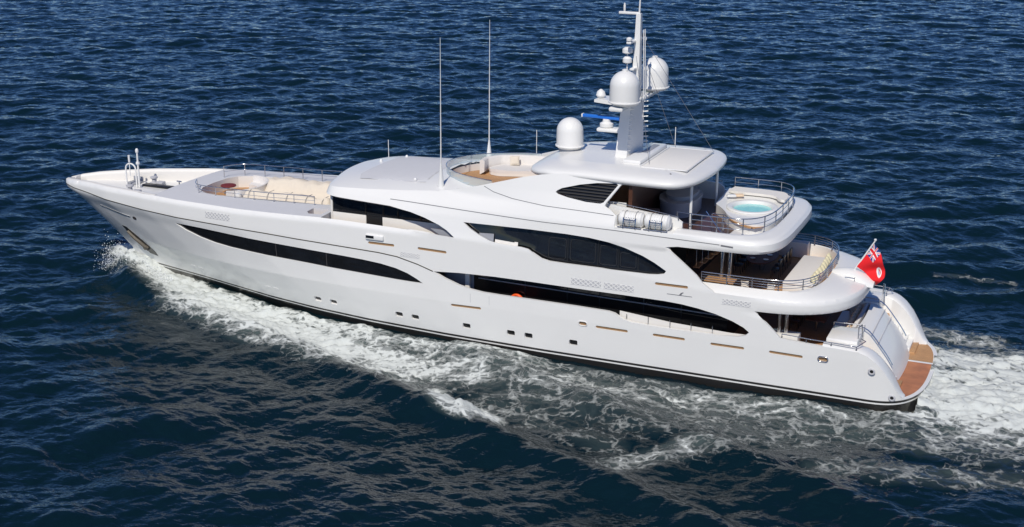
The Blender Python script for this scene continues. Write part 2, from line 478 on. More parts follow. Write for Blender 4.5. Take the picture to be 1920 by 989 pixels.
# ---- outlines on the yacht's side, (station, height)
W1T = [(11.1, 4.83), (12.149, 4.856), (13.215, 4.835), (14.78, 4.785), (16.577, 4.73), (18.597, 4.67), (20.699, 4.62), (23.135, 4.54), (24.374, 4.485), (25.501, 4.40), (26.428, 4.26), (27.151, 4.06), (27.697, 3.82), (28.1, 3.60)]
W1B = [(27.328, 3.587), (26.398, 3.60), (24.515, 3.655), (22.582, 3.712), (20.599, 3.775), (18.555, 3.82), (16.8, 3.85), (15.24, 3.90), (14.107, 4.0), (12.997, 4.19), (11.882, 4.48)]
WINDOW1 = W1T + W1B
STRIPE = [(-.02, 5.42), (.766, 5.43), (2.446, 5.40), (5.508, 5.32), (8.152, 5.28), (11.726, 5.25), (14.929, 5.24), (17.985, 5.20), (21.375, 5.12), (24.2, 5.05), (25.4, 5.02), (26.531, 4.93), (27.785, 4.65), (28.7, 4.37)]
MTOP = [(28.7, 4.37), (30.231, 4.48), (31.532, 4.515), (32.304, 4.535), (34.336, 4.53), (36.977, 4.50), (39.545, 4.49), (40.579, 4.48), (41.614, 4.47), (42.536, 4.42), (43.366, 4.32), (44.278, 4.15), (45.135, 3.90), (45.711, 3.65), (46.0, 3.44)]
MBOT = [(46.0, 3.44), (45.85, 3.27), (45.5, 3.13), (44.331, 3.06), (42.611, 3.04), (40.868, 3.045), (39.98, 3.08), (39.5, 3.18), (39.014, 3.44), (38.7, 3.50), (36.992, 3.53), (34.34, 3.545), (32.6, 3.55), (31.611, 3.57), (30.91, 3.65), (30.221, 3.79), (29.4, 4.06), (28.7, 4.37)]
DH = [(30.426, 7.249), (32.223, 7.28), (34.254, 7.31), (36.222, 7.30), (37.519, 7.25), (38.478, 7.15), (39.437, 6.95), (40.387, 6.65), (41.021, 6.37), (41.65, 6.02), (41.55, 5.87), (41.2, 5.79), (40.747, 5.75), (39.495, 5.745), (37.582, 5.75), (36.281, 5.75), (35.4, 5.77), (34.95, 5.86), (34.6, 6.05), (34.2, 6.28), (33.8, 6.34), (33.3, 6.345), (32.4, 6.40), (32.0, 6.46), (31.4, 6.68), (30.854, 6.954)]
LH = [(35.42, 9.28), (35.5, 9.37), (35.735, 9.5), (36.671, 9.757), (37.597, 9.92), (38.60, 9.99), (38.72, 9.92), (38.06, 9.02), (37.9, 8.95), (37.116, 8.96), (36.135, 9.08), (35.55, 9.2)]
KTOP = [(22.3, 7.74), (24.0, 7.675), (25.932, 7.61), (27.244, 7.43), (28.12, 7.23), (28.986, 6.96), (29.5, 6.72), (29.95, 6.43)]
SLOTS_H = [((29.741, 2.6), (31.515, 2.64)), ((38.013, 2.565), (39.748, 2.56)), ((41.085, 2.584), (42.764, 2.578)), ((44.086, 2.55), (45.79, 2.556)), ((47.04, 2.58), (48.691, 2.558))]
SLOTS_S = [((24.764, 5.514), (26.383, 5.532)), ((27.805, 5.553), (29.522, 5.523)), ((41.112, 5.321), (42.816, 5.33))]
PORTS = [20.931, 22.032, 26.405, 27.429, 30.596, 33.218, 34.24, 36.776]
LH_TOPRAIL = None

def slot_poly(a, b): return rrect(((a[0] + b[0]) / 2, (a[1] + b[1]) / 2), b[0] - a[0], .15, (b[1] - a[1]) / (b[0] - a[0]), .95)
def port_poly(x): return rrect((x, 1.485), .46, .30, 0, .5)
def oval_poly(x, z, w=.44, h=.22): return rrect((x, z), w, h, 0, .98)

# ---- hull
SE = 51.5 + endlen(2.9, 3.0)
hull_top = [(47.55, 3.36), (49.0, 3.27), (50.3, 3.24), (51.3, 3.20), (51.75, 3.06), (52.15, 2.78), (52.55, 2.36), (52.95, 1.82), (53.3, 1.30), (53.55, 1.0), (53.8, .88), (54.2, .86)]
stem = [(ip(z, STEM) + .012, z) for z in (-1.2, -.4, .3, 1.0, 1.6, 2.2, 2.88, 3.4, 3.9, 4.4, 4.8, 5.1)]
hull_poly = stem[::-1] + [(SE - .001, -1.2)][:0]
outer = [(SE - .001, .86), (SE - .001, -1.2)] + stem + STRIPE + MBOT[::-1][1:] + [(46.0, 3.44)] + hull_top
holes = [WINDOW1] + [slot_poly(*q) for q in SLOTS_H] + [port_poly(x) for x in PORTS] + [oval_poly(37.309, 2.64), oval_poly(49.669, 2.6)]
hull = shell('hull', outer, holes, HULLM, yacht, thick=.16, hx=.32, hz=.16, rows=(2.66, 2.71, 2.76, 2.81, 2.86, .65, .73, .85))

def panel_part(name, poly, off, m, parent, thick=.05, hx=.4, hz=.2):
    return shell(name, poly, [], m, parent, thick=thick, off=off, hx=hx, hz=hz)

def one_side(name, poly, off, m, parent, sgn, thick=.05, hx=.4, hz=.2):
    o = shell(name, poly, [], m, parent, thick=thick, off=off, hx=hx, hz=hz, both=False)
    if sgn > 0:
        me = o.data
        co = np.empty(len(me.vertices) * 3); me.vertices.foreach_get('co', co); co[1::3] *= -1; me.vertices.foreach_set('co', co); me.flip_normals()
    return o

for sg in (-1, 1):
    wd = one_side('window', WINDOW1, .07, GLASS, hull, sg, .04)
    for x in (18.6, 22.0):
        z0, z1 = np.interp(x, *zip(*W1B[::-1])), np.interp(x, *zip(*W1T))
        one_side('mullion', [(x - .02, z0), (x + .02, z0), (x + .02, z1), (x - .02, z1)], .062, DGREY, wd, sg, .02)
    for q in SLOTS_H: one_side('fairlead_slot', slot_poly((q[0][0] - .02, q[0][1]), (q[1][0] + .02, q[1][1])), .06, SLOTB, hull, sg, .04)
    for x in PORTS:
        p_ = one_side('porthole', rrect((x, 1.485), .5, .34, 0, .4), .12, GLASS, hull, sg, .03)
    for x, z in ((37.309, 2.64), (49.669, 2.6)):
        one_side('mooring_port', oval_poly(x, z, .50, .28), .08, SLOTB, hull, sg, .03)
    for x in (10.75, 11.42, 17.19, 17.78):                       # closed forward ports, slightly proud covers
        one_side('porthole_cover', rrect((x, 1.5), .42, .20, 0, .9), -.012, WHITE, hull, sg, .03)

# rings round the mooring ports
def ring_on_side(name, x, z, w, h, r, m, parent):
    for sg in (-1, 1):
        q = rrect((x, z), w, h, 0, .98, 8); q = np.array(q + q[:1]); pts = P(q[:, 0], q[:, 1], -.012)
        if sg > 0: pts[:, 1] *= -1
        MB().tube([tuple(v) for v in pts], r, 6, False).build(name, m, parent, 60)
ring_on_side('port_ring', 37.309, 2.64, .46, .24, .025, WHITE, hull)
ring_on_side('port_ring', 49.669, 2.6, .48, .26, .035, STEEL, hull)
ribbon('sheer_stripe', STRIPE, .05, .012, GOLD, hull)

# spray rail bar, bow roller and anchor pocket
ribbon('bow_rail', [(3.9, 4.62), (5.4, 4.52), (6.9, 4.44)], .05, .04, STEEL, hull)
one_side('hawse_port', oval_poly(7.32, 4.40, .34, .22), -.015, DGREY, hull, -1, .03)
one_side('hawse_port', oval_poly(7.32, 4.40, .34, .22), -.015, DGREY, hull, 1, .03)
for sg in (-1, 1):
    pk = one_side('anchor_pocket', [(5.28, 3.42), (5.75, 3.40), (6.6, 2.85), (7.25, 1.95), (7.35, 1.45), (6.55, 1.5), (6.0, 2.1)], -.012, BLACK, hull, sg, .03)
    mb = MB()
    a = [tuple(v) for v in P([5.7, 6.1, 6.5, 6.75], [3.1, 2.65, 2.2, 1.85], -.06)]
    mb.tube(a, [.10, .14, .16, .13], 8)
    b = [tuple(v) for v in P([6.25, 6.5, 6.85], [1.75, 2.0, 2.1], -.07)]
    mb.tube(b, [.08, .16, .10], 8)
    o = mb.build('anchor', RUST, pk)
    if sg > 0:
        for q in o.data.vertices: q.co.y *= -1
        o.data.flip_normals()

for x in (30.9, 32.0): ribbon('gate_seam', [(x, 2.9), (x, 3.4)], .02, .004, LGREY, hull)

# ---- superstructure side: everything above the stripe, out to the two after overhangs
SMID = 46.0 + endlen(4.85, 2.6); SSUN = 44.5 + endlen(2.6, 4.0)
SFR = FRONT[0] - endlen(FRONT[1], FRONT[2])
swoosh = [(28.567, 8.55), (29.768, 8.80), (30.915, 9.09), (32.133, 9.44), (33.358, 9.79), (34.512, 10.05), (35.696, 10.22), (36.955, 10.28), (38.2, 10.24), (39.3, 10.1)]
roofe = [(SFR + .001, 8.12), (20.6, 8.13), (21.6, 8.17), (24.353, 8.28), (26.583, 8.40)]
ss = STRIPE[:-1] + MTOP                                            # bow to the end of the side deck opening
ss += [(47.55, 3.36), (46.92, 3.95), (46.2, 4.56), (46.6, 4.56), (SMID - .001, 4.56), (SMID - .001, 5.2), (44.2, 5.24)]
ss += [(43.55, 5.62), (43.2, 6.0), (42.4, 6.62), (41.55, 7.25), (42.2, 7.35), (SSUN - .001, 7.35), (SSUN - .001, 7.95), (38.83, 7.95), (38.80, 8.50), (38.487, 8.72), (38.15, 8.88), (38.22, 9.05), (38.75, 9.80), (38.9, 9.97), (39.3, 9.985)]
ss += swoosh[::-1] + roofe[::-1]
ss += [(SFR + .001, 7.72), (20.5, 7.74)] + KTOP
kb = [(x, ip(x, ZS)) for x in (29.95, 28.5, 27, 25, 23, 21.5, 20, 18, 16, 14, 12.4, 11, 9.5, 8, 6.5, 5, 4, 3.2, 2.3, 1.5, 1.0, .6, .3, .1, -.02)]
ss += [(float(a), float(b)) for a, b in kb]
sup = shell('superstructure', ss, [DH, LH] + [slot_poly(*q) for q in SLOTS_S], WHITE, yacht, thick=.14, hx=.3, hz=.11)

for sg in (-1, 1):
    gl = one_side('window', DH, .30, GLASS, sup, sg, .04)
    for x in (36.3, 37.95, 39.05, 40.1):
        z1 = float(np.interp(x, *zip(*DH[:10]))); one_side('mullion', [(x - .035, 5.75), (x + .035, 5.75), (x + .035, z1), (x - .035, z1)], .275, BLACK, gl, sg, .02)
    for xa, xb, zt in ((35.25, 36.2, 6.95), (36.45, 37.8, 6.98), (38.05, 38.95, 6.85), (39.15, 39.98, 6.6)):
        q = np.array(rrect(((xa + xb) / 2, (5.88 + zt) / 2), xb - xa, zt - 5.88, 0, .25)); q = np.concatenate([q, q[:1]]); pp = P(q[:, 0], q[:, 1], .285)
        if sg > 0: pp[:, 1] *= -1
        MB().tube([tuple(v) for v in pp], .015, 5, False).build('pane_gasket', PANEF, gl)
    one_side('window_frame', [(35.2, 5.70), (41.5, 5.70), (41.5, 5.80), (35.2, 5.80)], .27, BLACK, gl, sg, .02)
    one_side('side_panel', [(31.3, 6.30), (32.15, 6.30), (32.15, 6.78), (31.3, 6.74)], .22, GREY, sup, sg, .03)
    one_side('bulwark_panel', [(32.25, 6.25), (33.55, 6.2), (33.55, 6.50), (33.35, 6.50), (33.35, 6.46), (32.25, 6.52)], .2, CREAM, sup, sg, .03)
    for q in SLOTS_S: one_side('fairlead_slot', slot_poly((q[0][0] - .02, q[0][1]), (q[1][0] + .02, q[1][1])), .06, SLOTB, sup, sg, .03)
    lv = one_side('louvre', LH, .20, BLACK, sup, sg, .03)
    for k, z in enumerate((9.10, 9.25, 9.40, 9.55, 9.70, 9.85)):
        xs = [x for x in np.linspace(35.4, 38.8, 120) if inside(np.array([x]), np.array([z]), LH)[0]]
        if len(xs) > 2:
            pts = P(np.array([xs[0] - .05, xs[-1] + .05]), np.array([z, z - .02]), .15)
            if sg > 0: pts[:, 1] *= -1
            MB().tube([tuple(v) for v in along([tuple(v) for v in pts], .4)], .05, 6).build('louvre_blade', BLACK, lv)
    pts = P(np.array([38.86, 38.10]), np.array([9.99, 8.92]), .05)
    if sg > 0: pts[:, 1] *= -1
    MB().tube([tuple(v) for v in pts], .05, 8).build('strut', WHITE, sup)

ribbon('seam', [(25.887, 7.94), (29.5, 7.86), (33.21, 7.796), (35.026, 7.77), (38.871, 7.78), (41.0, 7.74), (44.295, 7.69)], .035, .006, SEAM, sup)
ribbon('seam', [(31.3, 9.12), (31.884, 8.90), (33.021, 8.70), (34.896, 8.56), (36.956, 8.52), (38.7, 8.47)], .03, .006, SEAM, sup)
one_side('door_seam', [(44.35, 7.63), (44.95, 7.60), (44.95, 7.68), (44.35, 7.71)], -.008, SEAM, sup, -1, .02)

# lattice vents
def grille(x0, x1, z0, z1, sl):
    for sg in (-1, 1):
        base = one_side('vent_grille', [(x0, z0), (x1, z0 + sl), (x1, z1 + sl), (x0, z1)], -.008, LGREY, sup, sg, .02)
        V = []; F = []
        n = max(6, int((x1 - x0) / .24))
        for d in (1, -1):
            for k in range(-3, n + 3):
                xa = x0 + (x1 - x0) * k / n; xb = xa + d * .42
                pa = []
                for xx, zz in ((xa, z0), (xb, z1)):
                    pa.append([xx, zz])
                # clip to the frame
                (ax, az), (bx, bz) = pa
                if bx < ax: ax, az, bx, bz = bx, bz, ax, az
                if bx <= x0 or ax >= x1: continue
                if ax < x0: az += (bz - az) * (x0 - ax) / (bx - ax); ax = x0
                if bx > x1: bz = az + (bz - az) * (x1 - ax) / (bx - ax); bx = x1
                f = lambda xx, zz: (xx, zz + sl * (xx - x0) / (x1 - x0))
                dx = .075
                q = np.array([f(ax - dx / 2, az), f(ax + dx / 2, az), f(bx + dx / 2, bz), f(bx - dx / 2, bz)])
                A = P(q[:, 0], q[:, 1], -.018 - .002 * d); B_ = P(q[:, 0], q[:, 1], -.002)
                k0 = len(V); V += [tuple(v) for v in A] + [tuple(v) for v in B_]
                F += [tuple(k0 + i for i in t) for t in ((0, 1, 2, 3), (0, 4, 5, 1), (1, 5, 6, 2), (2, 6, 7, 3), (3, 7, 4, 0))]
        if sg > 0: V = [mir(v) for v in V]; F = [t[::-1] for t in F]
        link('lattice', V, F, WHITE, base, 0)
for g in ((13.75, 15.55, 5.56, 5.93, .03), (26.75, 27.9, 4.98, 5.22, 0), (36.63, 38.25, 4.70, 5.04, 0), (38.42, 40.0, 4.69, 5.02, 0), (44.6, 46.0, 4.72, 5.0, 0)): grille(*g)

# builder's mark on the fascia: a small leaping shape over a thin line
for sg in (-1, 1):
    mk = one_side('emblem', [(41.75, 4.86), (43.05, 4.86), (43.05, 4.885), (41.75, 4.885)], -.012, SEAM, sup, sg, .02)
    one_side('emblem_leaf', [(42.34, 4.87), (42.42, 4.93), (42.46, 5.0), (42.58, 5.05), (42.62, 5.03), (42.53, 4.97), (42.50, 4.90)], -.014, SEAM, mk, sg, .02)

# wing light box under the wheelhouse
for sg in (-1, 1):
    b = MB().box((25.2, -5.10, 5.86), (1.12, .22, .30), .07, seg=3).build('side_light_box', WHITE, sup)
    l = MB().box((24.95, -5.2, 5.88), (.5, .03, .16), .01).build('lens', GLASS, b)
    if sg > 0:
        for o in (b, l):
            for q in o.data.vertices: q.co.y *= -1
            o.data.flip_normals()

# ---- foredeck, with the sunken bow well and lounge pit
def zdeck(x, y):
    e = P(np.clip(x, 0, 60), ip(x, ZS))[:, 1]
    return ip(x, ZS) + .10 * (1 - np.clip(np.abs(y / np.minimum(e, -.05)), 0, 1) ** 2.2)
def edge(x): 
    x = np.atleast_1d(x); return P(x, ip(x, ZS))[:, 1]
xs = np.linspace(9.5, 21.7, 40); e = edge(xs)
fd = [(float(a), float(b)) for a, b in zip(xs, e)]
pit_half = [(11.2, 0), (11.25, -1.3), (11.6, -2.0), (12.3, -2.4), (13.2, -2.55), (20.6, -2.55), (20.9, -2.5), (20.95, 0)]
pit = [(x, y) for x, y in pit_half] + [(x, -y) for x, y in pit_half[1:-1][::-1]]
steps = [(20.3, -3.3), (21.4, -3.3), (21.4, -4.35), (20.6, -4.35), (20.3, -4.0)]
fore = plan('foredeck', fd + [(x, -y) for x, y in fd[::-1]], [pit, steps, [(x, -y) for x, y in steps]], DECKP, yacht, zdeck, .45, zb=lambda z: z - .75)
plan('lounge_floor', [(x * 1.0, y * 1.01) for x, y in pit], [], TEAK, fore, lambda x, y: 5.66 + 0 * x, .8, zb=5.60)
def pitwall(pp, name, m, ins, z0):
    mb = MB(); n = len(pp); c = np.mean(pp, axis=0)
    q = [(c[0] + (x - c[0]) * (1 - ins / 5), c[1] + (y - c[1]) * (1 - ins / 3)) for x, y in pp]
    zt = zdeck(np.array([a for a, b in pp]), np.array([b for a, b in pp])) + .004
    V = [(x, y, z) for (x, y), z in zip(pp, zt)] + [(x, y, z) for (x, y), z in zip(q, zt)] + [(x, y, z0) for x, y in q]
    F = []
    for i in range(n):
        j = (i + 1) % n; F += [(i, j, n + j, n + i), (n + i, n + j, 2 * n + j, 2 * n + i)]
    mb.add(V, F); return fixn(mb.build(name, m, fore, 30))
pitwall(pit, 'lounge_coaming', CREAM, .06, 5.64)
for sg in (-1, 1):
    mb = MB(); mb.box((20.85, sg * 3.85, 5.95), (1.1, 1.02, .14), .01); mb.box((21.15, sg * 3.85, 6.12), (.5, 1.0, .22), .01)
    mb.build('side_steps', TEAK, fore)
# bow well
bw = [(float(a), float(b) + .17) for a, b in zip(np.linspace(1.0, 9.6, 26), edge(np.linspace(1.0, 9.6, 26)))]
plan('bow_well_floor', [(.7, 0)] + bw + [(x, -y) for x, y in bw[::-1]], [], WHITE, fore, lambda x, y: 5.38 + 0 * x, .6, zb=5.30)
MB().box((9.56, 0, 5.8), (.10, 7.0, .9), .03).build('well_bulkhead', WHITE, fore)
# inner face of the bow bulwark, with its broad rounded cap
xb = np.concatenate([np.linspace(-.02, 1, 14), np.linspace(1.2, 9.6, 30)]); eb = edge(xb); zb_ = ip(xb, ZS)
V = []; F = []
for x, y, z in zip(xb, eb, zb_):
    y = min(y, -.01)
    for dy, dz in ((.0, 0), (.10, .03), (.24, .02), (.34, -.05), (.36, -.2), (.36, -.9)):
        yy = min(y + dy, 0.0) if x > .5 else min(y * (1 - dy / .36), 0.0)
        V.append((x + (.0 if x > .5 else dy * .9 * (1 - min(1, abs(y) / .9))), yy, z + dz))
n = len(xb)
for i in range(n - 1):
    for k in range(5): a = i * 6 + k; F.append((a, a + 1, a + 7, a + 6))
Vm = [mir(v) for v in V]; k = len(V)
fixn(link('bow_bulwark_lining', V + Vm, F + [tuple(i + k for i in q[::-1]) for q in F], CREAM, fore, 50))

# bow fittings
MB().tube([(5.3, .3, 5.4), (5.3, .3, 7.75)], [.07, .055], 10).lathe([(.09, 0), (.11, .1), (.09, .2), (.05, .26)], (5.3, .3, 7.65), 12).lathe([(.12, 0), (.13, .08), (.1, .16)], (5.3, .3, 6.9), 12).build('bow_post', WHITE, fore)
MB().tube([(4.75 + .38 * math.cos(a), .25, 6.55 + .35 * math.sin(a)) for a in np.linspace(0, math.pi, 14)] , .05, 8).tube([(5.13, .25, 5.4), (5.13, .25, 6.55)], .05, 8).tube([(4.37, .25, 5.4), (4.37, .25, 6.55)], .05, 8).build('davit_arch', WHITE, fore)
MB().tube([(4.72, .2, 6.1), (4.72, .2, 7.05)], .03, 8).tube([(4.72, .2, 7.0), (4.72, .2, 7.45)], [.06, .07], 8).build('bow_light_mast', WHITE, fore)
for y in (-1.2, 1.2):
    MB().lathe([(.30, 0), (.30, .08), (.16, .14), (.13, .34), (.24, .42), (.24, .5), (.05, .55)], (5.6, y + .2, 5.38), 16).box((6.1, y + .2, 5.5), (.5, .4, .25), .04).build('windlass', LGREY, fore)
MB().box((4.3, 1.5, 5.6), (.75, .05, .32), .02).box((4.3, 1.1, 5.45), (.8, .7, .08), .02).build('deck_hatch', GREY, fore)
MB().box((6.4, .9, 5.45), (2.4, .5, .12), .03).build('chain_channel', BLACK, fore)
for x, y in ((7.4, 1.6), (8.3, 2.0), (8.3, -2.0)):
    MB().tube([(x, y, 5.38), (x, y, 5.75)], .05, 8).tube([(x - .18, y, 5.7), (x + .18, y, 5.7)], .045, 8).build('bollard', STEEL, fore)

# foredeck railings
fr = [(11.15, -.1), (11.0, -1.4), (11.5, -2.35), (12.6, -2.62), (14.5, -2.66), (17.0, -2.7), (20.0, -2.7)]
for sg in (-1, 1):
    pts = [(x, sg * abs(y), float(zdeck(np.array([x]), np.array([y]))[0])) for x, y in along(smooth_poly(fr[1:], 2), .3)]
    railing('railing', pts, .72 if sg > 0 else .50, fore, 1, 1.35, .022)
# round table lounge and covered sunbeds on the foredeck
lw = thing('curved_deck_sofa', 'pale curved sofa wrapped round the table in the foredeck pit', 'sofa', (12.9, .4, 5.66))
V = []; F = []
prof = [(1.45, 5.66), (1.45, 6.02), (1.55, 6.06), (1.95, 6.06), (2.0, 6.1), (2.05, 6.42), (2.12, 6.46), (2.22, 6.44), (2.26, 5.66)]
an = np.linspace(R(-70), R(95), 28)
for a in an:
    for r_, z in prof: V.append((12.7 + .82 * r_ * math.cos(a) * 1.0, .25 + r_ * math.sin(a) * .98, z))
n = len(prof)
for i in range(len(an) - 1):
    for k in range(n - 1): q = i * n + k; F.append((q, q + n, q + n + 1, q + 1))
F += [tuple(range(n)), tuple(range((len(an) - 1) * n + n - 1, (len(an) - 1) * n - 1, -1))]
fixn(link('seat', V, F, FABG, lw, 50))
tb = thing('round_table', 'round foredeck table under a maroon cover', 'table', (12.3, .2, 5.66))
MB().lathe([(.46, 6.10), (.48, 6.14), (.46, 6.18), (.3, 6.22), (.05, 6.24)], (11.9, .5, 0), 28).build('table_top', MAROON, tb)
MB().lathe([(.3, 5.66), (.08, 5.75), (.08, 6.11)], (11.9, .5, 0), 14).build('pedestal', STEEL, tb)
sb = thing('covered_sunbed', 'long row of sunbeds under a rumpled cream cover beside the foredeck rail', 'sunbed', (17.5, 0, 5.66))
bm_ = []
nx, ny = 60, 26; V = []; F = []
for i in range(nx):
    for j in range(ny):
        u, v = i / (nx - 1), j / (ny - 1)
        x = 14.3 + 6.4 * u; y = -2.2 + 4.3 * v
        ed = min(1, min(u, 1 - u) * 16, min(v, 1 - v) * 9)
        z = 5.66 + .30 * ed ** .5 + .035 * math.sin(x * 2.1 + 1.4 * math.sin(y * 3)) * ed + .03 * math.sin(x * 5.3 + y * 4.1 + 2 * math.sin(x)) * ed + ((.78 + .09 * abs(math.sin(x * 3.1 + .5))) * math.exp(-((v - .80) / .17) ** 4) + (.64 + .08 * abs(math.sin(x * 2.6))) * math.exp(-((v - .14) / .12) ** 4)) * ed + .04 * math.sin(9 * y - 2 * x) * ed
        V.append((x, y, z))
for i in range(nx - 1):
    for j in range(ny - 1): a = i * ny + j; F.append((a, a + ny, a + ny + 1, a + 1))
link('cover', V, F, FABR, sb, 80)
for k, x in enumerate((15.0, 16.3, 17.6, 18.9, 20.0)):
    MB().tube([(x, -2.15 + .25 * j, 5.66 + .98 * min(1, (j + .2) * .6) ** .5 + .04) for j in range(5)], .014, 6).build('lashing', SEAM, sb)
MB().lathe([(.20, 5.66), (.20, 6.2), (.18, 6.3), (.05, 6.36)], (14.0, -1.5, 0), 16).build('deck_locker', WHITE, fore)

# ---- wheelhouse and its side decks
for sg in (-1, 1):
    MB().box((25.6, sg * 4.42, 5.5), (9.6, 1.05, .08), .0).build('side_deck', TEAK, sup)
    mb = MB()
    for x0, x1 in ((21.9, 24.02), (25.05, 30.9)): mb.box(((x0 + x1) / 2, sg * 3.86, 6.10), (x1 - x0, .10, 1.16), .01)
    mb.build('wheelhouse_wall', CREAM, sup)
    MB().box((24.53, sg * 3.84, 6.3), (1.0, .06, 1.55), .01).build('wheelhouse_door', BLACK, sup)
    g = MB().side([(21.82, 6.68), (30.9, 6.68), (30.9, 7.95), (21.82, 7.95)], sg * 3.88, sg * 3.80).build('wheelhouse_window', GLASS, sup)
    for x in (24.0, 25.1, 26.0, 27.4): MB().box((x, sg * 3.885, 7.3), (.10, .03, 1.24), .005).build('mullion', BLACK, g)
    MB().box((25.9, sg * 3.89, 6.70), (8.2, .03, .07), .005).build('window_frame', BLACK, g)
    MB().box((21.86, sg * 3.86, 7.05), (.14, .16, 2.2), .03).build('corner_post', CREAM, sup)
    MB().side([(29.0, 6.3), (30.6, 6.3), (30.2, 6.62), (28.4, 6.62)], sg * 4.72, sg * 4.62).build('side_panel', GREY, sup)
fw_ = [(21.9, -3.8), (21.35, -2.6), (21.1, 0)]
fw_ = fw_ + [(x, -y) for x, y in fw_[:-1][::-1]]
V = [(x, y, 5.5) for x, y in fw_] + [(x - .0, y, 6.72) for x, y in fw_] + [(x + .3, y, 8.0) for x, y in fw_]
k = len(fw_); link('wheelhouse_front', V, [(i + 1, i, k + i, k + i + 1) for i in range(k - 1)] + [(k + i + 1, k + i, 2 * k + i, 2 * k + i + 1) for i in range(k - 1)], [CREAM, GLASS], sup, 30, [0] * (k - 1) + [1] * (k - 1))
for y in (-2.6, -.9, .9, 2.6):
    MB().tube([(21.05 + abs(y) * .1, y, 6.85), (20.98 + abs(y) * .12, y - .2, 7.5)], .03, 6).box((20.98 + abs(y) * .12, y - .2, 7.55), (.1, .5, .1), .02).build('wiper', BLACK, sup)

# ---- bridge roof: a crowned sheet carried on the fascia
def roof_edge(s):
    q = P(np.array([s]), np.array([float(np.interp(s, *zip(*(roofe + swoosh))))]))[0]; return q
rs = np.concatenate([np.linspace(SFR + .002, 23.2, 30), np.linspace(23.4, 35.5, 50)])
E_ = np.array([roof_edge(s) for s in rs])
nc = 26; V = []; F = []
for i, (x, y, z) in enumerate(E_):
    for j in range(nc):
        t = -1 + 2 * j / (nc - 1)
        yy = y * -t if False else abs(y) * t
        ed = 1 - abs(t) ** 2.6
        zz = min(z, 8.56) + ed * (.34 + .12 * sm((x - 21) / 5)) * float(sm((rs[i] - SFR) / 3.2))
        zz = min(zz, max(z, 8.90)) if rs[i] < 30 else zz
        V.append((x, yy, float(zz)))
for i in range(len(E_) - 1):
    for j in range(nc - 1): a = i * nc + j; F.append((a, a + 1, a + nc + 1, a + nc))
# cut away where the sun deck is sunk behind the glass screen
def in_sun(x, y): return (x - 32.6) ** 2 / 5.0 ** 2 + y ** 2 / 3.45 ** 2 < 1 or (x > 32.6 and abs(y) < 3.45)
F = [f for f in F if not in_sun(*[sum(V[i][c] for i in f) / 4 for c in (0, 1)])]
roof = fixn(link('bridge_roof', V, F, WHITE, yacht, 50))
if sum(p.normal.z for p in roof.data.polygons) < 0: roof.data.flip_normals()
VR = list(V)
def zroof(x, y):
    best = min(VR, key=lambda v: (v[0] - x) ** 2 + (v[1] - y) ** 2); return best[2]
pl = [(23.3, -2.9), (28.6, -3.1), (28.6, 3.1), (23.3, 2.9), (22.9, 2.2), (22.9, -2.2)]
def zr_(x, y):
    return np.array([zroof(a, b) for a, b in zip(x, y)]) + .012
plan('roof_nonskid', [(23.2, -3.0), (27.3, -3.1), (27.2, 0), (27.3, 3.1), (23.2, 3.0), (22.8, 2.2), (22.8, -2.2)], [], DECKP, roof, zr_, .35)
# sunken sun deck lounge: floor, inner walls, glass screen
arc = [(32.6 - 5.0 * math.cos(a), 3.45 * math.sin(a)) for a in np.linspace(-math.pi / 2, math.pi / 2, 40)]
plan('lounge_floor', arc + [(39, 3.45), (39, -3.45)], [], TEAK, roof, lambda x, y: 8.42 + 0 * x, .8, zb=8.36)
V2 = []; F2 = []
rim = [(39, -3.5)] + arc + [(39, 3.5)]
for x, y in rim: V2 += [(x, y * 1.03, 8.10), (x, y * 1.03, 8.80 if x < 31 else 8.9)]
for i in range(len(rim) - 1): F2.append((2 * i, 2 * i + 1, 2 * i + 3, 2 * i + 2))
fixn(link('lounge_coaming', V2, F2, WHITE, roof, 50))
gs = [(32.6 - 5.25 * math.cos(a), 3.62 * math.sin(a)) for a in np.linspace(-1.35, 1.35, 44)]
mb = MB(); n = len(gs); V3 = [(x, y, 8.66) for x, y in gs] + [(x, y, 9.28) for x, y in gs] + [(x + .03, y * .99, 8.66) for x, y in gs] + [(x + .03, y * .99, 9.28) for x, y in gs]
F3 = []
for i in range(n - 1): F3 += [(i, n + i, n + i + 1, i + 1), (2 * n + i, 2 * n + i + 1, 3 * n + i + 1, 3 * n + i), (n + i, 3 * n + i, 3 * n + i + 1, n + i + 1)]
mb.add(V3, F3); scr = fixn(mb.build('glass_screen', CLEAR, roof, 50))
MB().tube([(x, y, 9.30) for x, y in gs], .02, 8).build('screen_rail', STEEL, scr)
MB().tube([(x, y, 8.66) for x, y in gs], .025, 8).build('screen_shoe', SEAM, scr)

# sofa with a throw pillow inside the screen
sf = thing('sun_deck_sofa', 'cream wraparound sofa on the teak behind the curved glass screen', 'sofa', (30.4, 1.3, 8.42))
sp_ = [(29.4, .95), (30.0, .75), (30.7, 1.05), (31.5, 1.25), (32.6, 1.2), (34.0, 1.2), (34.0, 2.9), (31.0, 2.9), (29.8, 2.4), (29.2, 1.7), (29.15, 1.2)]
sp_ = [tuple(p) for p in smooth_poly(sp_ + sp_[:1], 2)][:-1]
MB().prism(sp_, 8.44, 8.62).build('base', CREAM, sf, 30)
plan('seat', [(31 + (x - 31) * 1.01, 1.3 + (y - 1.3) * 1.02) for x, y in sp_], [], FABG, sf, lambda x, y: 8.78 + .03 * np.sin(x * 3) , .3, zb=8.62)
bk = along([(28.95, .75), (28.85, 1.5), (29.4, 2.35), (30.4, 2.85), (31.6, 3.05), (33.8, 3.1)], .15)
V = []; F = []
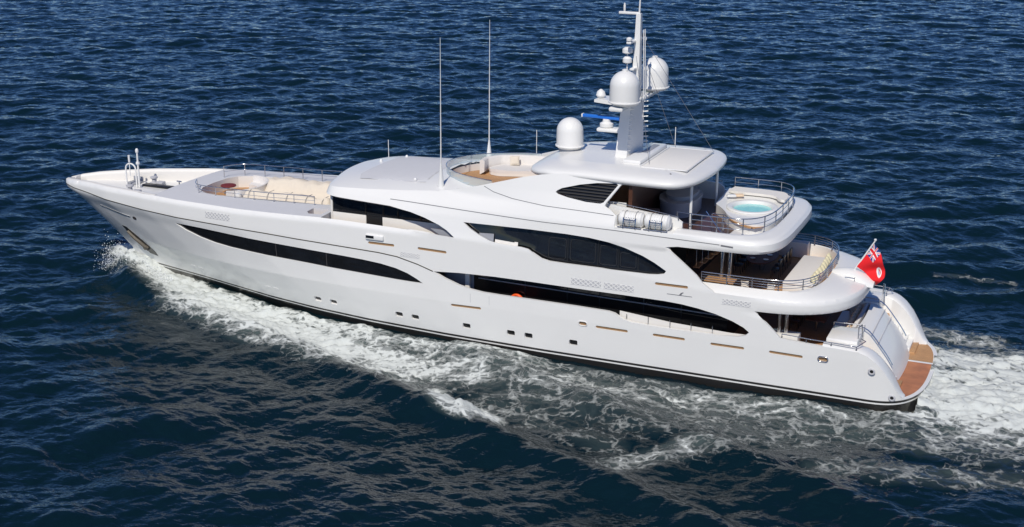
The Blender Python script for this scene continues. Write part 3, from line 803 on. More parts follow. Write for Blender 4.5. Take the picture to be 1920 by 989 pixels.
for i, (x, y) in enumerate(bk):
    a, b = bk[max(0, i - 1)], bk[min(len(bk) - 1, i + 1)]; t = Vector((b[0] - a[0], b[1] - a[1], 0)).normalized(); nn = Vector((-t.y, t.x, 0))
    for dd, z in ((-.12, 8.6), (-.14, 9.2), (-.06, 9.28), (.10, 9.28), (.15, 9.2), (.15, 8.45)): V.append((x + nn.x * dd, y + nn.y * dd, z))
for i in range(len(bk) - 1):
    for k in range(6): a = i * 6 + k; b = i * 6 + (k + 1) % 6; F.append((a, b, b + 6, a + 6))
F += [tuple(range(6)), tuple(range((len(bk) - 1) * 6 + 5, (len(bk) - 1) * 6 - 1, -1))]
fixn(link('backrest', V, F, FABG, sf, 50))
def cushion(mb, c, d, rx=0, rz=0):
    n, m_ = 10, 10
    M_ = Matrix.Translation(c) @ Matrix.Rotation(rz, 4, 'Z') @ Matrix.Rotation(rx, 4, 'X')
    V = []; F = []
    for s in (1, -1):
        k = len(V)
        for i in range(n):
            for j in range(m_):
                u, v = -1 + 2 * i / (n - 1), -1 + 2 * j / (m_ - 1)
                h = s * d[2] / 2 * (max(0, 1 - u ** 4) * max(0, 1 - v ** 4)) ** .5
                pin = 1 - .08 * (1 - abs(u)) * abs(v) - .08 * (1 - abs(v)) * abs(u)
                V.append(M_ @ Vector((u * d[0] / 2 * pin, v * d[1] / 2 * pin, h)))
        for i in range(n - 1):
            for j in range(m_ - 1):
                a = k + i * m_ + j; q = (a, a + m_, a + m_ + 1, a + 1); F.append(q if s > 0 else q[::-1])
    mb.add(V, F)
def pillow(label, c, d, m, rx=0, rz=0, group=None):
    mb = MB(); cushion(mb, c, d, rx, rz); o = mb.build('throw_pillow', m, None, 70)
    return tag(o, label, 'pillow', group)
pillow('square cream pillow leaning on the sun deck sofa backrest', (30.3, 2.25, 9.06), (.55, .55, .22), FABR, R(68), R(25))
MB().box((32.9, -1.6, 8.55), (2.4, .7, .75), .05).build('bar_console', WHITE, roof)
MB().box((33.0, -2.0, 8.95), (.7, .3, .3), .03).build('instrument_pod', BLACK, roof)

# ---- hardtop
HT = [(33.0, 0), (33.02, -1.0), (33.12, -2.2), (33.5, -3.0), (34.4, -3.7), (35.6, -4.05), (37.2, -4.15), (39.5, -4.3), (41.0, -4.33), (41.8, -4.1), (42.35, -3.3), (42.62, -2.0), (42.72, 0)]
HT = smooth_poly(HT, 2); HT = along(HT, .22); HT = [(p[0], min(p[1], 0)) for p in HT]
loop = HT + [(x, -y) for x, y in HT[1:-1][::-1]]
def rim_z(x): return np.interp(x, [33, 34.5, 36.5, 40, 42.7], [-.34, -.12, 0, 0, -.02])
L_ = np.array(loop); nrm = np.roll(L_, -1, 0) - np.roll(L_, 1, 0); nrm /= np.linalg.norm(nrm, axis=1, keepdims=True); nrm = np.column_stack([-nrm[:, 1], nrm[:, 0]])
if np.dot(nrm[5], np.array([38., 0]) - L_[5]) < 0: nrm = -nrm
secs = [(1.2, 9.86), (.45, 9.90), (.16, 9.96), (.02, 10.08), (0, 10.18), (.05, 10.28), (.18, 10.36), (.45, 10.44), (1.0, 10.52), (1.7, 10.57)]
V = []; F = []; n = len(loop)
for ins, z in secs:
    q = L_ + nrm * ins
    q[:, 1] = np.where(L_[:, 1] < 0, np.minimum(q[:, 1], 0), np.maximum(q[:, 1], 0)); q[:, 0] = np.clip(q[:, 0], 33.0 + ins * .8, 42.72 - ins * .8)
    V += [(x, y, z + float(rim_z(x)) * (1 if ins < .5 else .6)) for x, y in q]
for k in range(len(secs) - 1):
    for i in range(n): j = (i + 1) % n; F.append((k * n + i, k * n + j, (k + 1) * n + j, (k + 1) * n + i))
hard = link('hardtop', V, F, WHITE, yacht, 60)
top = [V[(len(secs) - 1) * n + i][:2] for i in range(n)]; bot = [V[i][:2] for i in range(n)]
fixn(hard)
top3 = [V[(len(secs) - 1) * n + i] for i in range(n)]; bot3 = V[:n]
MB().add(top3, [tuple(range(n))]).build('roof_top', WHITE, hard, 0, fix=False)
MB().add(bot3, [tuple(range(n))[::-1]]).build('soffit', WHITE, hard, 0)
MB().box((40.55, 0, 10.58), (2.35, 4.9, .05), .02).build('sunroof_panel', PANELW, hard)
for x, y, dx, dy in ((40.55, 2.52, 2.45, .06), (40.55, -2.52, 2.45, .06), (39.33, 0, .06, 5.1), (41.77, 0, .06, 5.1)):
    MB().box((x, y, 10.59), (dx, dy, .05), .01).build('panel_trim', WHITE, hard)
MB().box((38.7, .2, 10.66), (1.0, 4.6, .24), .1).build('mast_plinth', WHITE, hard)
MB().box((38.75, .9, 10.79), (.35, 2.2, .03), .01).build('vent_slats', GREY, hard)
for sg in (-1, 1): MB().tube([(42.05, sg * 2.45, 7.6), (42.05, sg * 2.45, 9.95)], .075, 12).build('column', WHITE, hard)

# satellite domes
def dome(name, c, r, h, parent, cap=False):
    st = h - r
    prof = [(r * .55, -.16), (r * .86, -.10), (r * 1.0, 0), (r * 1.08, .02), (r * 1.08, .07), (r, .09), (r * 1.0, st * .6), (r * .99, st)]
    prof += [(r * .99 * math.cos(a), st + r * math.sin(a)) for a in np.linspace(.12, 1.5, 14)]
    if cap: prof = prof[:-1] + [(r * .2, st + r * .985), (r * .2, st + r * 1.08), (r * .08, st + r * 1.12)]
    return MB().lathe(prof, c, 40).build(name, WHITE, parent, 35)
d0 = dome('satellite_dome', (34.4, .25, 10.68), .73, 1.56, hard)
MB().lathe([(.6, 0), (.6, .2)], (34.4, .25, 10.42), 24).build('dome_base', GREY, d0)

# ---- mast
mast = MB()
bm0 = [(37.45, -1.0), (38.05, -1.0), (38.25, -.2), (38.25, .9), (37.95, 1.05), (37.45, 1.0)]
def loft(mb, a, za, b, zb2):
    n = len(a); mb.add([(x, y, za) for x, y in a] + [(x, y, zb2) for x, y in b], [(i, (i + 1) % n, n + (i + 1) % n, n + i) for i in range(n)] + [tuple(range(n - 1, -1, -1)), tuple(range(n, 2 * n))])
low = [(37.35, -.78), (37.98, -.78), (38.42, .68), (37.5, .72)]
mid_ = [(37.6, -.55), (38.1, -.55), (38.42, .5), (37.7, .52)]
loft(mast, low, 10.5, mid_, 13.9); 
up0 = [(37.95, -.24), (38.35, -.24), (38.35, .24), (37.95, .24)]; up1 = [(38.08, -.13), (38.32, -.13), (38.32, .13), (38.08, .13)]
loft(mast, up0, 13.9, up1, 18.0)
mast = mast.build('mast', WHITE, yacht, 30)
mb = MB(); mb.tube([(38.2, 0, 17.9), (38.25, 0, 19.4)], [.05, .03], 8); mb.build('mast_pole', WHITE, mast)
MB().box((38.1, 0, 13.52), (.75, 6.2, .22), .08).build('dome_arm', WHITE, mast)
MB().side([(37.7, 13.3), (36.2, 13.42), (36.2, 13.56), (37.7, 13.6)], -1.0, .3).build('forward_arm', WHITE, mast)
for sg in (-1, 1):
    dome('satellite_dome', (38.35, sg * 2.45, 13.80), .76, 1.62, mast, True)
MB().box((36.95, -.1, 11.85), (1.6, .75, .2), .08).build('radar_arm', WHITE, mast)
rd = MB().lathe([(.3, 0), (.36, .06), (.36, .22), (.22, .3), (.2, .46)], (36.6, -.1, 11.95), 18).build('radar_pedestal', WHITE, mast)
MB().box((36.45, -.1, 12.48), (2.55, .22, .16), .04, rz=R(-6)).build('radar_scanner', BLUE, rd)
MB().box((35.2, .03, 12.48), (.08, .24, .18), .02, rz=R(-6)).build('scanner_end', WHITE, rd)
MB().lathe([(.2, 0), (.26, .1), (.2, .3), (.05, .42)], (36.35, -.4, 13.6), 14).build('small_radome', WHITE, mast)
for i, (z, L0, x) in enumerate(((18.0, .95, 38.0), (16.6, 1.55, 38.1), (15.2, .8, 38.2))):
    MB().box((x - .35 if i == 0 else x - .1, 0, z), ((1.1, .14, .14) if i == 0 else (.26, 2.0, .13)) if i != 2 else (.25, 1.4, .12), .04).build('yardarm', WHITE, mast)
for x, y, z, r, h in ((37.4, 0, 18.05, .06, .45), (38.0, -.9, 16.68, .15, .2), (38.0, .9, 16.68, .1, .4), (37.72, -.3, 15.95, .27, .34), (37.72, -.3, 15.45, .24, .36), (37.72, -.3, 14.85, .15, .24), (38.45, .3, 16.6, .1, .2), (38.5, .5, 15.0, .12, .25)):
    MB().lathe([(r * .6, 0), (r, h * .15), (r, h * .7), (r * .5, h)], (x, y, z), 12).build('mast_light', WHITE, mast)
MB().tube([(37.72, -.3, 13.7), (37.72, -.3, 16.0)], .035, 6).build('light_staff', WHITE, mast)
ld = MB()
for y in (-.12, .12): ld.tube([(38.62, y, 13.6), (38.5, y, 17.2)], .025, 6)
for k in (0, 8): z = 13.8 + .3 * k; ld.tube([(38.61 - .04 * k / 3, -.12, z), (38.61 - .04 * k / 3, .12, z)], .018, 6)
ld.build('ladder', WHITE, mast)
for k in range(11):
    z = 10.95 + .27 * k; x = np.interp(z, [10.5, 13.9], [38.42, 38.42]) + .03
    xp = np.interp(z, [10.5, 13.9], [37.98, 38.1]); y0 = np.interp(z, [10.5, 13.9], [-.78, -.55]); y1 = np.interp(z, [10.5, 13.9], [.68, .5])
    MB().tube([(x - .05, y1 - .05, z), (x + .18, y1 + .03, z + .02), (x + .16, y1 + .16, z)], .03, 6).build('mast_step', WHITE, mast)
    MB().tube([(xp - .03, y0 + .04, z), (xp + .17, y0 - .02, z + .02)], .03, 6).build('mast_step', WHITE, mast)
for a, b in (((38.3, .3, 16.2), (39.6, 2.8, 10.5)), ((38.3, .2, 16.9), (41.6, 3.2, 10.4)), ((38.3, -.6, 15.9), (39.6, -1.9, 10.6))):
    MB().tube([a, b], .011, 5).build('stay_wire', SEAM, mast)

# whip aerials
def whip(x, y, z0, z1, cone, parent=roof):
    t = MB().tube([(x, y, z0 - .1), (x, y, z0 + .06), (x + .01, y, z0 + cone)], [.20, .17, .045], 12).tube([(x + .01, y, z0 + cone), (x + .06, y, z1)], [.035, .012], 6)
    return t.build('whip_aerial', WHITE, parent, 40)
whip(28.46, -3.5, 8.62, 16.65, 1.3); whip(28.13, 3.5, 8.72, 16.75, 1.1)
for x, y, z0, z1 in ((19.0 + 2.6, 3.3, 8.1, 9.3), (31.1, 3.55, 9.0, 10.65), (33.6, 3.1, 10.2, 11.4), (39.3, 3.6, 10.3, 11.5)):
    MB().lathe([(.10, 0), (.10, .14), (.03, .16)], (x, y, z0), 10).tube([(x, y, z0), (x, y, z1)], .02, 6).build('small_aerial', WHITE, roof if x < 32 else hard)
for x, y in ((22.4, .9), (23.2, 2.6), (26.6, -2.9)): MB().lathe([(.09, 0), (.09, .08), (.04, .14)], (x, y, zroof(x, y)), 10).build('roof_light', WHITE, roof)

# ---- decks below the hardtop and aft
def prism_deck(name, half, z0, z1, m, parent, holes=[]):
    return plan(name, whole(half), holes, m, parent, lambda x, y: z1 + 0 * x, .9, zb=z0)
sunl = superline(44.5, 46.95, 4.9, 4.0, 29.8)
midl = superline(46.0, 50.65, 4.85, 2.6, 29.8)
sun_deck = prism_deck('sun_deck', [(x, max(y, -4.8)) for x, y in superline(44.3, 46.5, 4.75, 3.2, 33.2)], 7.42, 7.60, DECKP, yacht)
mid_deck = prism_deck('upper_deck', [(x, y) for x, y in superline(46.0, 49.8, 4.7, 2.6, 29.8)], 4.62, 4.86, TEAK, yacht)
main_deck = prism_deck('main_deck', [(x, y) for x, y in superline(50.0, 51.6, 4.75, 5.0, 28.8)], 2.1, 2.3, TEAK, yacht)

def apron(name, sgirth, ztop, inner, zin, zfloor, parent, m=WHITE):
    """sloping coaming from the fascia lip in to the rail line, then down to the deck"""
    A = P(np.array(sgirth), np.full(len(sgirth), ztop)); a = np.concatenate([[0], np.cumsum(np.linalg.norm(np.diff(A[:, :2], axis=0), axis=1))]); a /= a[-1]
    I = np.array(inner); b = np.concatenate([[0], np.cumsum(np.linalg.norm(np.diff(I, axis=0), axis=1))]); b /= b[-1]
    # match by angle about the deck so that the two corners line up
    t = np.linspace(0, 1, 90); ax, ay = np.interp(t, a, A[:, 0]), np.interp(t, a, A[:, 1])
    ix, iy = np.interp(t, b, I[:, 0]), np.interp(t, b, I[:, 1])
    V = []; F = []
    for k in range(len(t)):
        for u, z in ((0, ztop), (.03, ztop + .025), (.3, lerp(ztop, zin, .45)), (.7, lerp(ztop, zin, .85)), (.95, zin + .01), (1.0, zin - .01)):
            V.append((lerp(ax[k], ix[k], u), lerp(ay[k], iy[k], u), z))
        V.append((ix[k], iy[k], zfloor))
    n = 7
    for k in range(len(t) - 1):
        for j in range(n - 1): q = k * n + j; F.append((q, q + 1, q + n + 1, q + n))
    kk = len(V); V = V + [mir(v) for v in V]; F = F + [tuple(i + kk for i in q[::-1]) for q in F]
    o = fixn(link(name, V, F, m, parent, 45))
    if np.mean([p.normal.z for p in o.data.polygons]) < 0: o.data.flip_normals()
    return o
sun_in = superline(44.3, 46.35, 4.25, 3.2, 41.9, 80)
mid_in = superline(46.0, 48.95, 4.45, 3.0, 43.3, 80)
apron('sun_deck_coaming', np.linspace(41.9, SSUN - .002, 160), 7.95, sun_in, 8.08, 7.6, sun_deck)
apron('upper_deck_coaming', np.linspace(43.3, SMID - .002, 160), 5.2, mid_in, 5.52, 4.86, mid_deck)
for sg in (-1, 1):                                               # shelf and back wall behind the life rafts
    MB().box((40.36, sg * 4.45, 7.90), (3.08, .98, .10), .01).build('raft_shelf', WHITE, sun_deck)
    MB().side([(38.0, 7.6), (42.1, 7.6), (42.1, 8.32), (41.8, 8.52), (40.2, 8.66), (38.0, 8.9)], sg * 4.06, sg * 3.92).build('raft_back_wall', WHITE, sun_deck)
    MB().box((38.86, sg * 4.42, 8.22), (.06, .74, .62), .01).build('raft_end_wall', WHITE, sun_deck)
sp3 = [(x, y, 8.07) for x, y in along(sun_in[2:], .25)]
railing('railing', sp3 + [mir(q) for q in sp3[:-1][::-1]], .80, sun_deck, 2, 1.25, .03, .028)
mp3 = [(x, y, 5.52) for x, y in along(mid_in[:], .25)]
railing('railing', mp3 + [mir(q) for q in mp3[:-1][::-1]], .52, mid_deck, 3, 1.25, .028, .026)
for sg in (-1, 1):
    railing('railing', [(38.3, sg * 4.0, 8.84), (40.2, sg * 4.0, 8.64), (41.9, sg * 4.1, 8.45)], .16, sun_deck, 0, 1.2, .02, .015)
# stair opening rails on the sun deck
railing('railing', [(41.6, -3.35, 7.6), (42.9, -3.4, 7.6)], 1.05, sun_deck, 1, .65, .025)
railing('railing', [(43.2, -2.6, 7.6), (43.9, -2.6, 7.6), (44.2, -3.1, 7.6), (44.0, -3.6, 7.6)], .95, sun_deck, 1, .6, .025)
MB().tube([(43.0, -3.0, 8.75), (43.9, -3.1, 7.7)], .03, 8).build('stair_handrail', STEEL, sun_deck)

# sun deck bulkhead, dark bar and grey settee under the hardtop
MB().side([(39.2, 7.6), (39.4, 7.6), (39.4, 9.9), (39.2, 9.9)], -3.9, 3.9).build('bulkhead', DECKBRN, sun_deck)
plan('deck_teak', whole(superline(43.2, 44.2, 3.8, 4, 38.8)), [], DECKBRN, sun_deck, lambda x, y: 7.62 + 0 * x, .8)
bar = [(39.5, .6), (39.8, -.5), (40.6, -1.0), (41.3, -.7), (41.6, .4), (41.4, 2.4), (39.7, 2.4)]
bar = smooth_poly(bar + bar[:1], 2)[:-1]
st = thing('curved_settee', 'rounded grey settee in the shade under the hardtop', 'settee', (40.6, .6, 7.6))
MB().prism(bar, 7.62, 8.30).build('seat', FABD, st, 50); MB().prism([(40.6 + (x - 40.6) * 1.04, .6 + (y - .6) * 1.04) for x, y in bar], 8.30, 8.42).build('seat_cushion', FABD, st, 50)
MB().prism([(40.6 + (x - 40.6) * .8, .9 + (y - .6) * .8) for x, y in bar], 8.42, 8.6).build('backrest', FABD, st, 50)
MB().box((39.8, -2.6, 7.95), (.9, 1.6, .7), .06).build('sideboard', REDDISH, sun_deck)
# tub with its raised pads
pad = [(42.35, 4.12), (45.2, 4.08), (46.0, 3.6), (46.2, 2.2), (46.25, .6), (46.1, -1.6), (45.5, -2.5), (44.7, -2.2), (43.7, -1.3), (43.2, -.2), (42.75, .5), (42.35, 1.0)]
padS = smooth_poly(pad + pad[:1], 2)[:-1]
TC = (44.45, .75)
hole = [(TC[0] + 1.12 * math.cos(a), TC[1] + 1.22 * math.sin(a)) for a in np.linspace(0, 2 * math.pi, 48, endpoint=False)]
tub = plan('tub_surround', padS, [hole], WHITE, sun_deck, lambda x, y: 8.16 + .10 * np.clip((y - 2.6) / .4, 0, 1), .3, zb=7.6)
MB().lathe([(1.36, 0), (1.40, .06), (1.36, .11), (1.15, .12), (1.08, .07), (1.05, -.1), (.9, -.5)], (TC[0], TC[1], 8.15), 48, Matrix.Diagonal((.96, 1.04, 1, 1)), False).build('tub_rim', WHITE, tub, 60)
MB().lathe([(1.02, -.08), (1.02, -.04), (.02, -.04)], (TC[0], TC[1], 8.15), 48, Matrix.Diagonal((.96, 1.04, 1, 1))).build('tub_water', GREEN, tub)
MB().prism(smooth_poly([(42.7, 3.9), (45.3, 3.85), (45.8, 3.3), (45.95, 2.0), (45.55, 2.05), (45.2, 2.75), (44.3, 2.85), (43.0, 2.8), (42.6, 3.0)], 1), 8.30, 8.44).build('tub_sunpad', CREAM, tub, 30)
plan('tub_walkway', smooth_poly([(43.0, .4), (43.4, -.6), (43.9, -1.6), (44.9, -2.5), (45.6, -2.6), (45.9, -1.7), (45.6, -1.9), (44.9, -1.65), (44.0, -.8), (43.7, .3), (43.5, 1.1), (43.0, 1.2)], 1), [], TEAK, tub, lambda x, y: 8.05 + 0 * x, .3, zb=7.98)
for k, (x, y) in enumerate(((42.95, 2.2), (43.3, 2.45))):
    o = MB().box((x, y, 8.34), (.5, .34, .12), .05, rz=.4).build('folded_towel', PEACH if k else WHITE)
    tag(o, ('folded white towel on the corner beside the tub', 'folded pink towel on the corner beside the tub')[k], 'towel')

# life rafts
def raft():
    t = thing('life_raft', '', 'life raft', (39.62, -4.52, 8.33))
    M_ = Matrix.Rotation(R(90), 4, 'Y')
    prof = [(.05, -.66), (.26, -.65), (.34, -.58)]
    for k in range(9):
        x = -.52 + .13 * k; prof += [(.36, x - .045), (.385, x - .03), (.385, x + .03), (.36, x + .045)]
    prof += [(.34, .58), (.26, .65), (.05, .66)]
    MB().lathe(prof, (39.62, -4.52, 8.36), 24, M_).build('canister', WHITE, t, 30)
    for x in (39.33, 39.9):
        MB().tube([(x, -4.52 + .40 * math.cos(a), 8.36 + .40 * math.sin(a)) for a in np.linspace(0, 2 * math.pi, 24)], .014, 6, False).build('strap', SEAM, t)
    c = MB()
    for x in (39.30, 39.94):
        c.tube([(x, -4.98, 7.96), (x, -4.99, 8.30), (x, -4.90, 8.48), (x, -4.8, 8.5)], .024, 6)
    for z, y in ((8.30, -4.99), (8.42, -4.95), (8.49, -4.85)): c.tube([(39.30, y, z), (39.94, y, z)], .02, 6)
    c.tube([(39.0, -4.95, 8.0), (40.25, -4.95, 8.0)], .03, 6)
    c.tube([(39.62, -4.98, 8.0), (39.62, -4.9, 8.48)], .018, 6)
    c.build('cradle', STEEL, t)
    return t
ra = raft(); rb = copy_tree(ra, (1.36, 0, 0))
for o, l in ((ra, 'white ribbed life raft canister at the forward end of the steel cradles'), (rb, 'white ribbed life raft canister in its cradle next to the after railing')): tag(o, l, 'life raft', 'life raft canisters beside the sun deck')

# ---- deckhouses seen in the openings
def house(name, x0, x1, yb, z0, z1, parent):
    o = MB().prism([(x0, -yb), (x1, -yb), (x1, yb), (x0, yb)], z0, z1).build(name, GLASS, parent, 0)
    return o
mh = house('main_saloon', 29.9, 44.6, 3.95, 2.3, 4.62, yacht)
uh = house('upper_saloon', 31.0, 42.3, 3.9, 4.86, 7.40, yacht)
for sg in (-1, 1):
    for x in (33.6, 36.0, 37.8, 40.2, 42.2): MB().box((x, sg * 3.96, 3.45), (.06, .04, 2.2), .005).build('mullion', BLACK, mh)
    MB().side([(28.9, 2.3), (30.6, 2.3), (30.6, 4.55), (28.9, 4.55)], sg * 3.99, sg * 3.90).build('end_panel', GREY, mh)
    MB().box((30.3, sg * 4.12, 3.5), (.3, .2, 2.2), .08).build('side_door', CREAM, mh)
    MB().tube([(30.9, sg * 4.03, 3.98), (44.4, sg * 4.03, 3.72)], .035, 6).build('reflection_bar', GREY, mh)  # added grey bar stands in for the bulwark top reflected in the saloon glass
    # white dwarf wall with rail stanchions in the low part of the bulwark
    bp = one_side('bulwark_inset', [(39.2, 2.95), (45.9, 2.95), (45.9, 3.18), (45.0, 3.16), (42, 3.27), (39.2, 3.52)], .30, CREAM, hull, sg, .03)
    for x in (39.6, 40.75, 41.9, 43.0, 44.1):
        q = P(np.array([x, x]), np.array([3.02, 3.42]), .22)
        if sg > 0: q[:, 1] *= -1
        MB().tube([tuple(v) for v in q], .022, 6).build('stanchion', STEEL, bp)
lr = MB(); V = []; F = []
for i in range(28):
    a = 2 * math.pi * i / 28
    for j in range(10):
        b = 2 * math.pi * j / 10; r_ = .33 + .085 * math.cos(b); V.append((33.2 + r_ * math.cos(a), -4.06 - .1 + .085 * math.sin(b), 3.02 + r_ * math.sin(a)))
for i in range(28):
    for j in range(10): F.append((i * 10 + j, ((i + 1) % 28) * 10 + j, ((i + 1) % 28) * 10 + (j + 1) % 10, i * 10 + (j + 1) % 10))
lo = lr.add(V, F).build('life_ring', ORANGE, None, 60, fix=True); tag(lo, 'orange life ring on the dark saloon side, half hidden by the bulwark', 'life ring')

# ---- aft upper deck
for y in (-2.95, 2.95): 
    for x in (44.05, 44.45): MB().tube([(x, y - .5 if y < 0 else y + .5, 4.86), (x, y - .5 if y < 0 else y + .5, 7.4)], .10, 14).build('column', STEEL, mid_deck)
for sg in (-1, 1): MB().box((44.1, sg * 3.75, 5.50), (1.5, .75, .08), .02).build('bar_ledge', TEAK, mid_deck)
stz = MB()
for k in range(5):
    MB().box((42.6 + .30 * k, -2.5, 5.75 + .27 * k), (.32, .95, .05), .01).build('stair_tread', TEAK, mid_deck)
    MB().tube([(42.6 + .30 * k, -2.97, 5.75 + .27 * k), (42.6 + .30 * k, -2.97, 6.7 + .27 * k)], .018, 6).build('stair_baluster', STEEL, mid_deck)
dt = thing('dining_table', 'dark oval dining table on the shaded upper after deck', 'table', (45.1, .9, 4.86))
MB().lathe([(.05, 0), (.98, 0), (1.0, .03), (.98, .06), (.05, .07)], (45.1, .9, 5.55), 32, Matrix.Diagonal((.8, 1.5, 1, 1))).build('table_top', REDDISH, dt)
MB().tube([(45.1, .9, 4.86), (45.1, .9, 5.55)], .14, 12).build('pedestal', STEEL, dt)
for k in range(4):
    o = MB().lathe([(.02, 0), (.12, 0), (.15, .02), (.12, .015)], (44.75 + .35 * (k % 2) * 2, .2 + .9 * (k // 2), 5.63), 16).build('dinner_plate', WHITE)
    tag(o, 'white plate laid on the dark upper deck dining table', 'plate', 'plates on the upper deck table')
def chair(c, rz, name, label, group, m):
    t = thing(name, label, 'chair', c, group)
    W = Matrix.Translation(c) @ Matrix.Rotation(rz, 4, 'Z')
    def put(nm, mb, mm):
        o = mb.build(nm, mm, None, 40); o.matrix_world = W; adopt(o, t); return o
    put('seat', MB().box((0, 0, .45), (.46, .46, .07), .03), m)
    put('backrest', MB().box((-.22, 0, .72), (.06, .46, .5), .03), m)
    for x in (-.2, .2):
        for y in (-.2, .2): put('leg', MB().tube([(x, y, 0), (x, y, .43)], .02, 6), DECKBRN)
    return t
cs = [(44.1, -.2, 0), (44.1, .6, 0), (44.1, 1.4, 0), (44.1, 2.2, 0), (46.1, -.2, math.pi), (46.1, .6, math.pi), (46.1, 1.4, math.pi), (46.1, 2.2, math.pi)]
for x, y, a in cs:
    chair((x, y, 4.86), a, 'dining_chair', 'dark dining chair in the row on the forward side of the upper deck table' if x < 45 else 'dark dining chair in the row on the after side of the upper deck table', 'chairs round the upper deck dining table', BLACK)
sunp = thing('aft_sunbed', 'large cream sunbed across the after end of the upper deck', 'sunbed', (47.75, 0, 4.86))
MB().box((47.75, 0, 5.08), (1.6, 5.0, .42), .05).build('base', WHITE, sunp)
MB().box((47.75, 0, 5.36), (1.62, 5.05, .16), .07, seg=3).build('mattress', FABG, sunp)
yl = []
for k in range(9):
    pillow('yellow pillow in the row along the after edge of the cream sunbed', (48.46 - .02 * abs(k - 4), -2.1 + .52 * k, 5.60), (.42, .42, .2), YEL, R(60), R(90) + .1 * math.sin(k * 2), 'yellow pillows along the sunbed')
MB().box((45.2, 4.0, 5.3), (3.4, .55, .85), .05).build('side_settee', FABG, mid_deck)
pillow('cream pillow on the near coaming forward of the sunbed', (46.7, -4.0, 5.5), (.4, .4, .2), FABR, R(50))
pillow('cream pillow by the near columns of the upper deck', (45.4, -4.0, 5.5), (.4, .4, .2), FABR, R(50), .3)

# flagstaff pod, staff and ensign
pod = MB(); V = []; F = []
for i, t in enumerate(np.linspace(0, 1, 14)):
    x = 48.95 + 2.15 * t; w_ = .10 + .62 * math.sin(math.pi * min(1, t * .62 + .12)) ; z0 = lerp(5.5, 5.16, t); h = .05 + .50 * math.sin(math.pi * min(1, .15 + .72 * t)) ** 1.2
    for a in np.linspace(0, math.pi, 11): V.append((x, w_ * math.cos(a), z0 - .12 + h * math.sin(a)))
for i in range(13):
    for j in range(10): a = i * 11 + j; F.append((a, a + 1, a + 12, a + 11))
F.append(tuple(range(13 * 11, 14 * 11)))
fixn(pod.add(V, F).build('flag_pod', WHITE, mid_deck, 50))
MB().tube([(49.7, -.75, 5.62), (50.2, -.75, 5.58), (50.2, -.75, 5.35)], .03, 6).build('pod_cleat', STEEL, mid_deck)
fl = thing('ensign', 'red ensign with union canton and white disc on a slanted staff at the stern', 'flag', (50.1, 0, 5.6))
A_, B_ = Vector((50.0, 0, 5.65)), Vector((50.95, 0, 7.35))
MB().tube([A_, B_], [.045, .035], 8).lathe([(.05, 0), (.07, .05), (.05, .1)], B_, 8).build('staff', WHITE, fl)
nx, ny = 110, 64
hd = (B_ - A_).normalized(); topp = A_ + hd * 1.80; 
V = []; C_ = []
def jack(u, v):
    """u, v in 0..1 over the canton -> colour"""
    U, W_ = (u - .5) * 2, (v - .5)
    red, wh, bl = (.70, .01, .02), (.80, .80, .80), (.01, .03, .22)
    if abs(U) < .10 or abs(W_) < .10: return red
    if abs(U) < .17 or abs(W_) < .17: return wh
    d = min(abs(W_ - U * .5), abs(W_ + U * .5))
    if d < .035: return red
    if d < .10: return wh
    return bl
for i in range(nx):
    for j in range(ny):
        u, v = i / (nx - 1), j / (ny - 1)
        p = topp - hd * (1.5 * v)                                # along the hoist
        hang = 1.72 * u                                           # the fly droops down and aft
        dirx = Vector((.62, .04, -1.72)).lerp(Vector((1.02, .05, -.98)), v)
        p = p + dirx * u + Vector((.22, 0, .02)) * math.sin(math.pi * u) * (1 - v * .5)
        p.y += .17 * math.sin(u * 9.5 + v * 5.0) * (.25 + u) + .05 * math.sin(v * 9 + u * 5) * u
        p.x += .05 * math.sin(u * 8 + v * 3) * u
        V.append(p)
        if u < .31 and v < .46: c = jack(u / .31, v / .46)
        else:
            dd = math.hypot((u - .68) * 1.45, (v - .45) * 1.3); c = (.74, .006, .012)
            if dd < .21: c = (.78, .76, .78)
            if dd < .13:
                c = (.30, .40, .62) if int((v * 40)) % 3 else (.75, .75, .78)
                if v < .45: c = (.62, .12, .10)
                if dd > .11: c = (.45, .50, .30)
        C_.append((*c, 1))
F = []
for i in range(nx - 1):
    for j in range(ny - 1): a = i * ny + j; F.append((a, a + ny, a + ny + 1, a + 1))
fm_ = bpy.data.materials.new('flag_cloth'); fm_.use_nodes = True; t_ = fm_.node_tree; va = t_.nodes.new('ShaderNodeVertexColor'); va.layer_name = 'dye'
t_.links.new(va.outputs[0], t_.nodes['Principled BSDF'].inputs['Base Color']); t_.nodes['Principled BSDF'].inputs['Roughness'].default_value = .8
fo = link('cloth', V, F, fm_, fl, 80)
ca = fo.data.color_attributes.new('dye', 'FLOAT_COLOR', 'POINT'); ca.data.foreach_set('color', np.array(C_, np.float32).ravel())

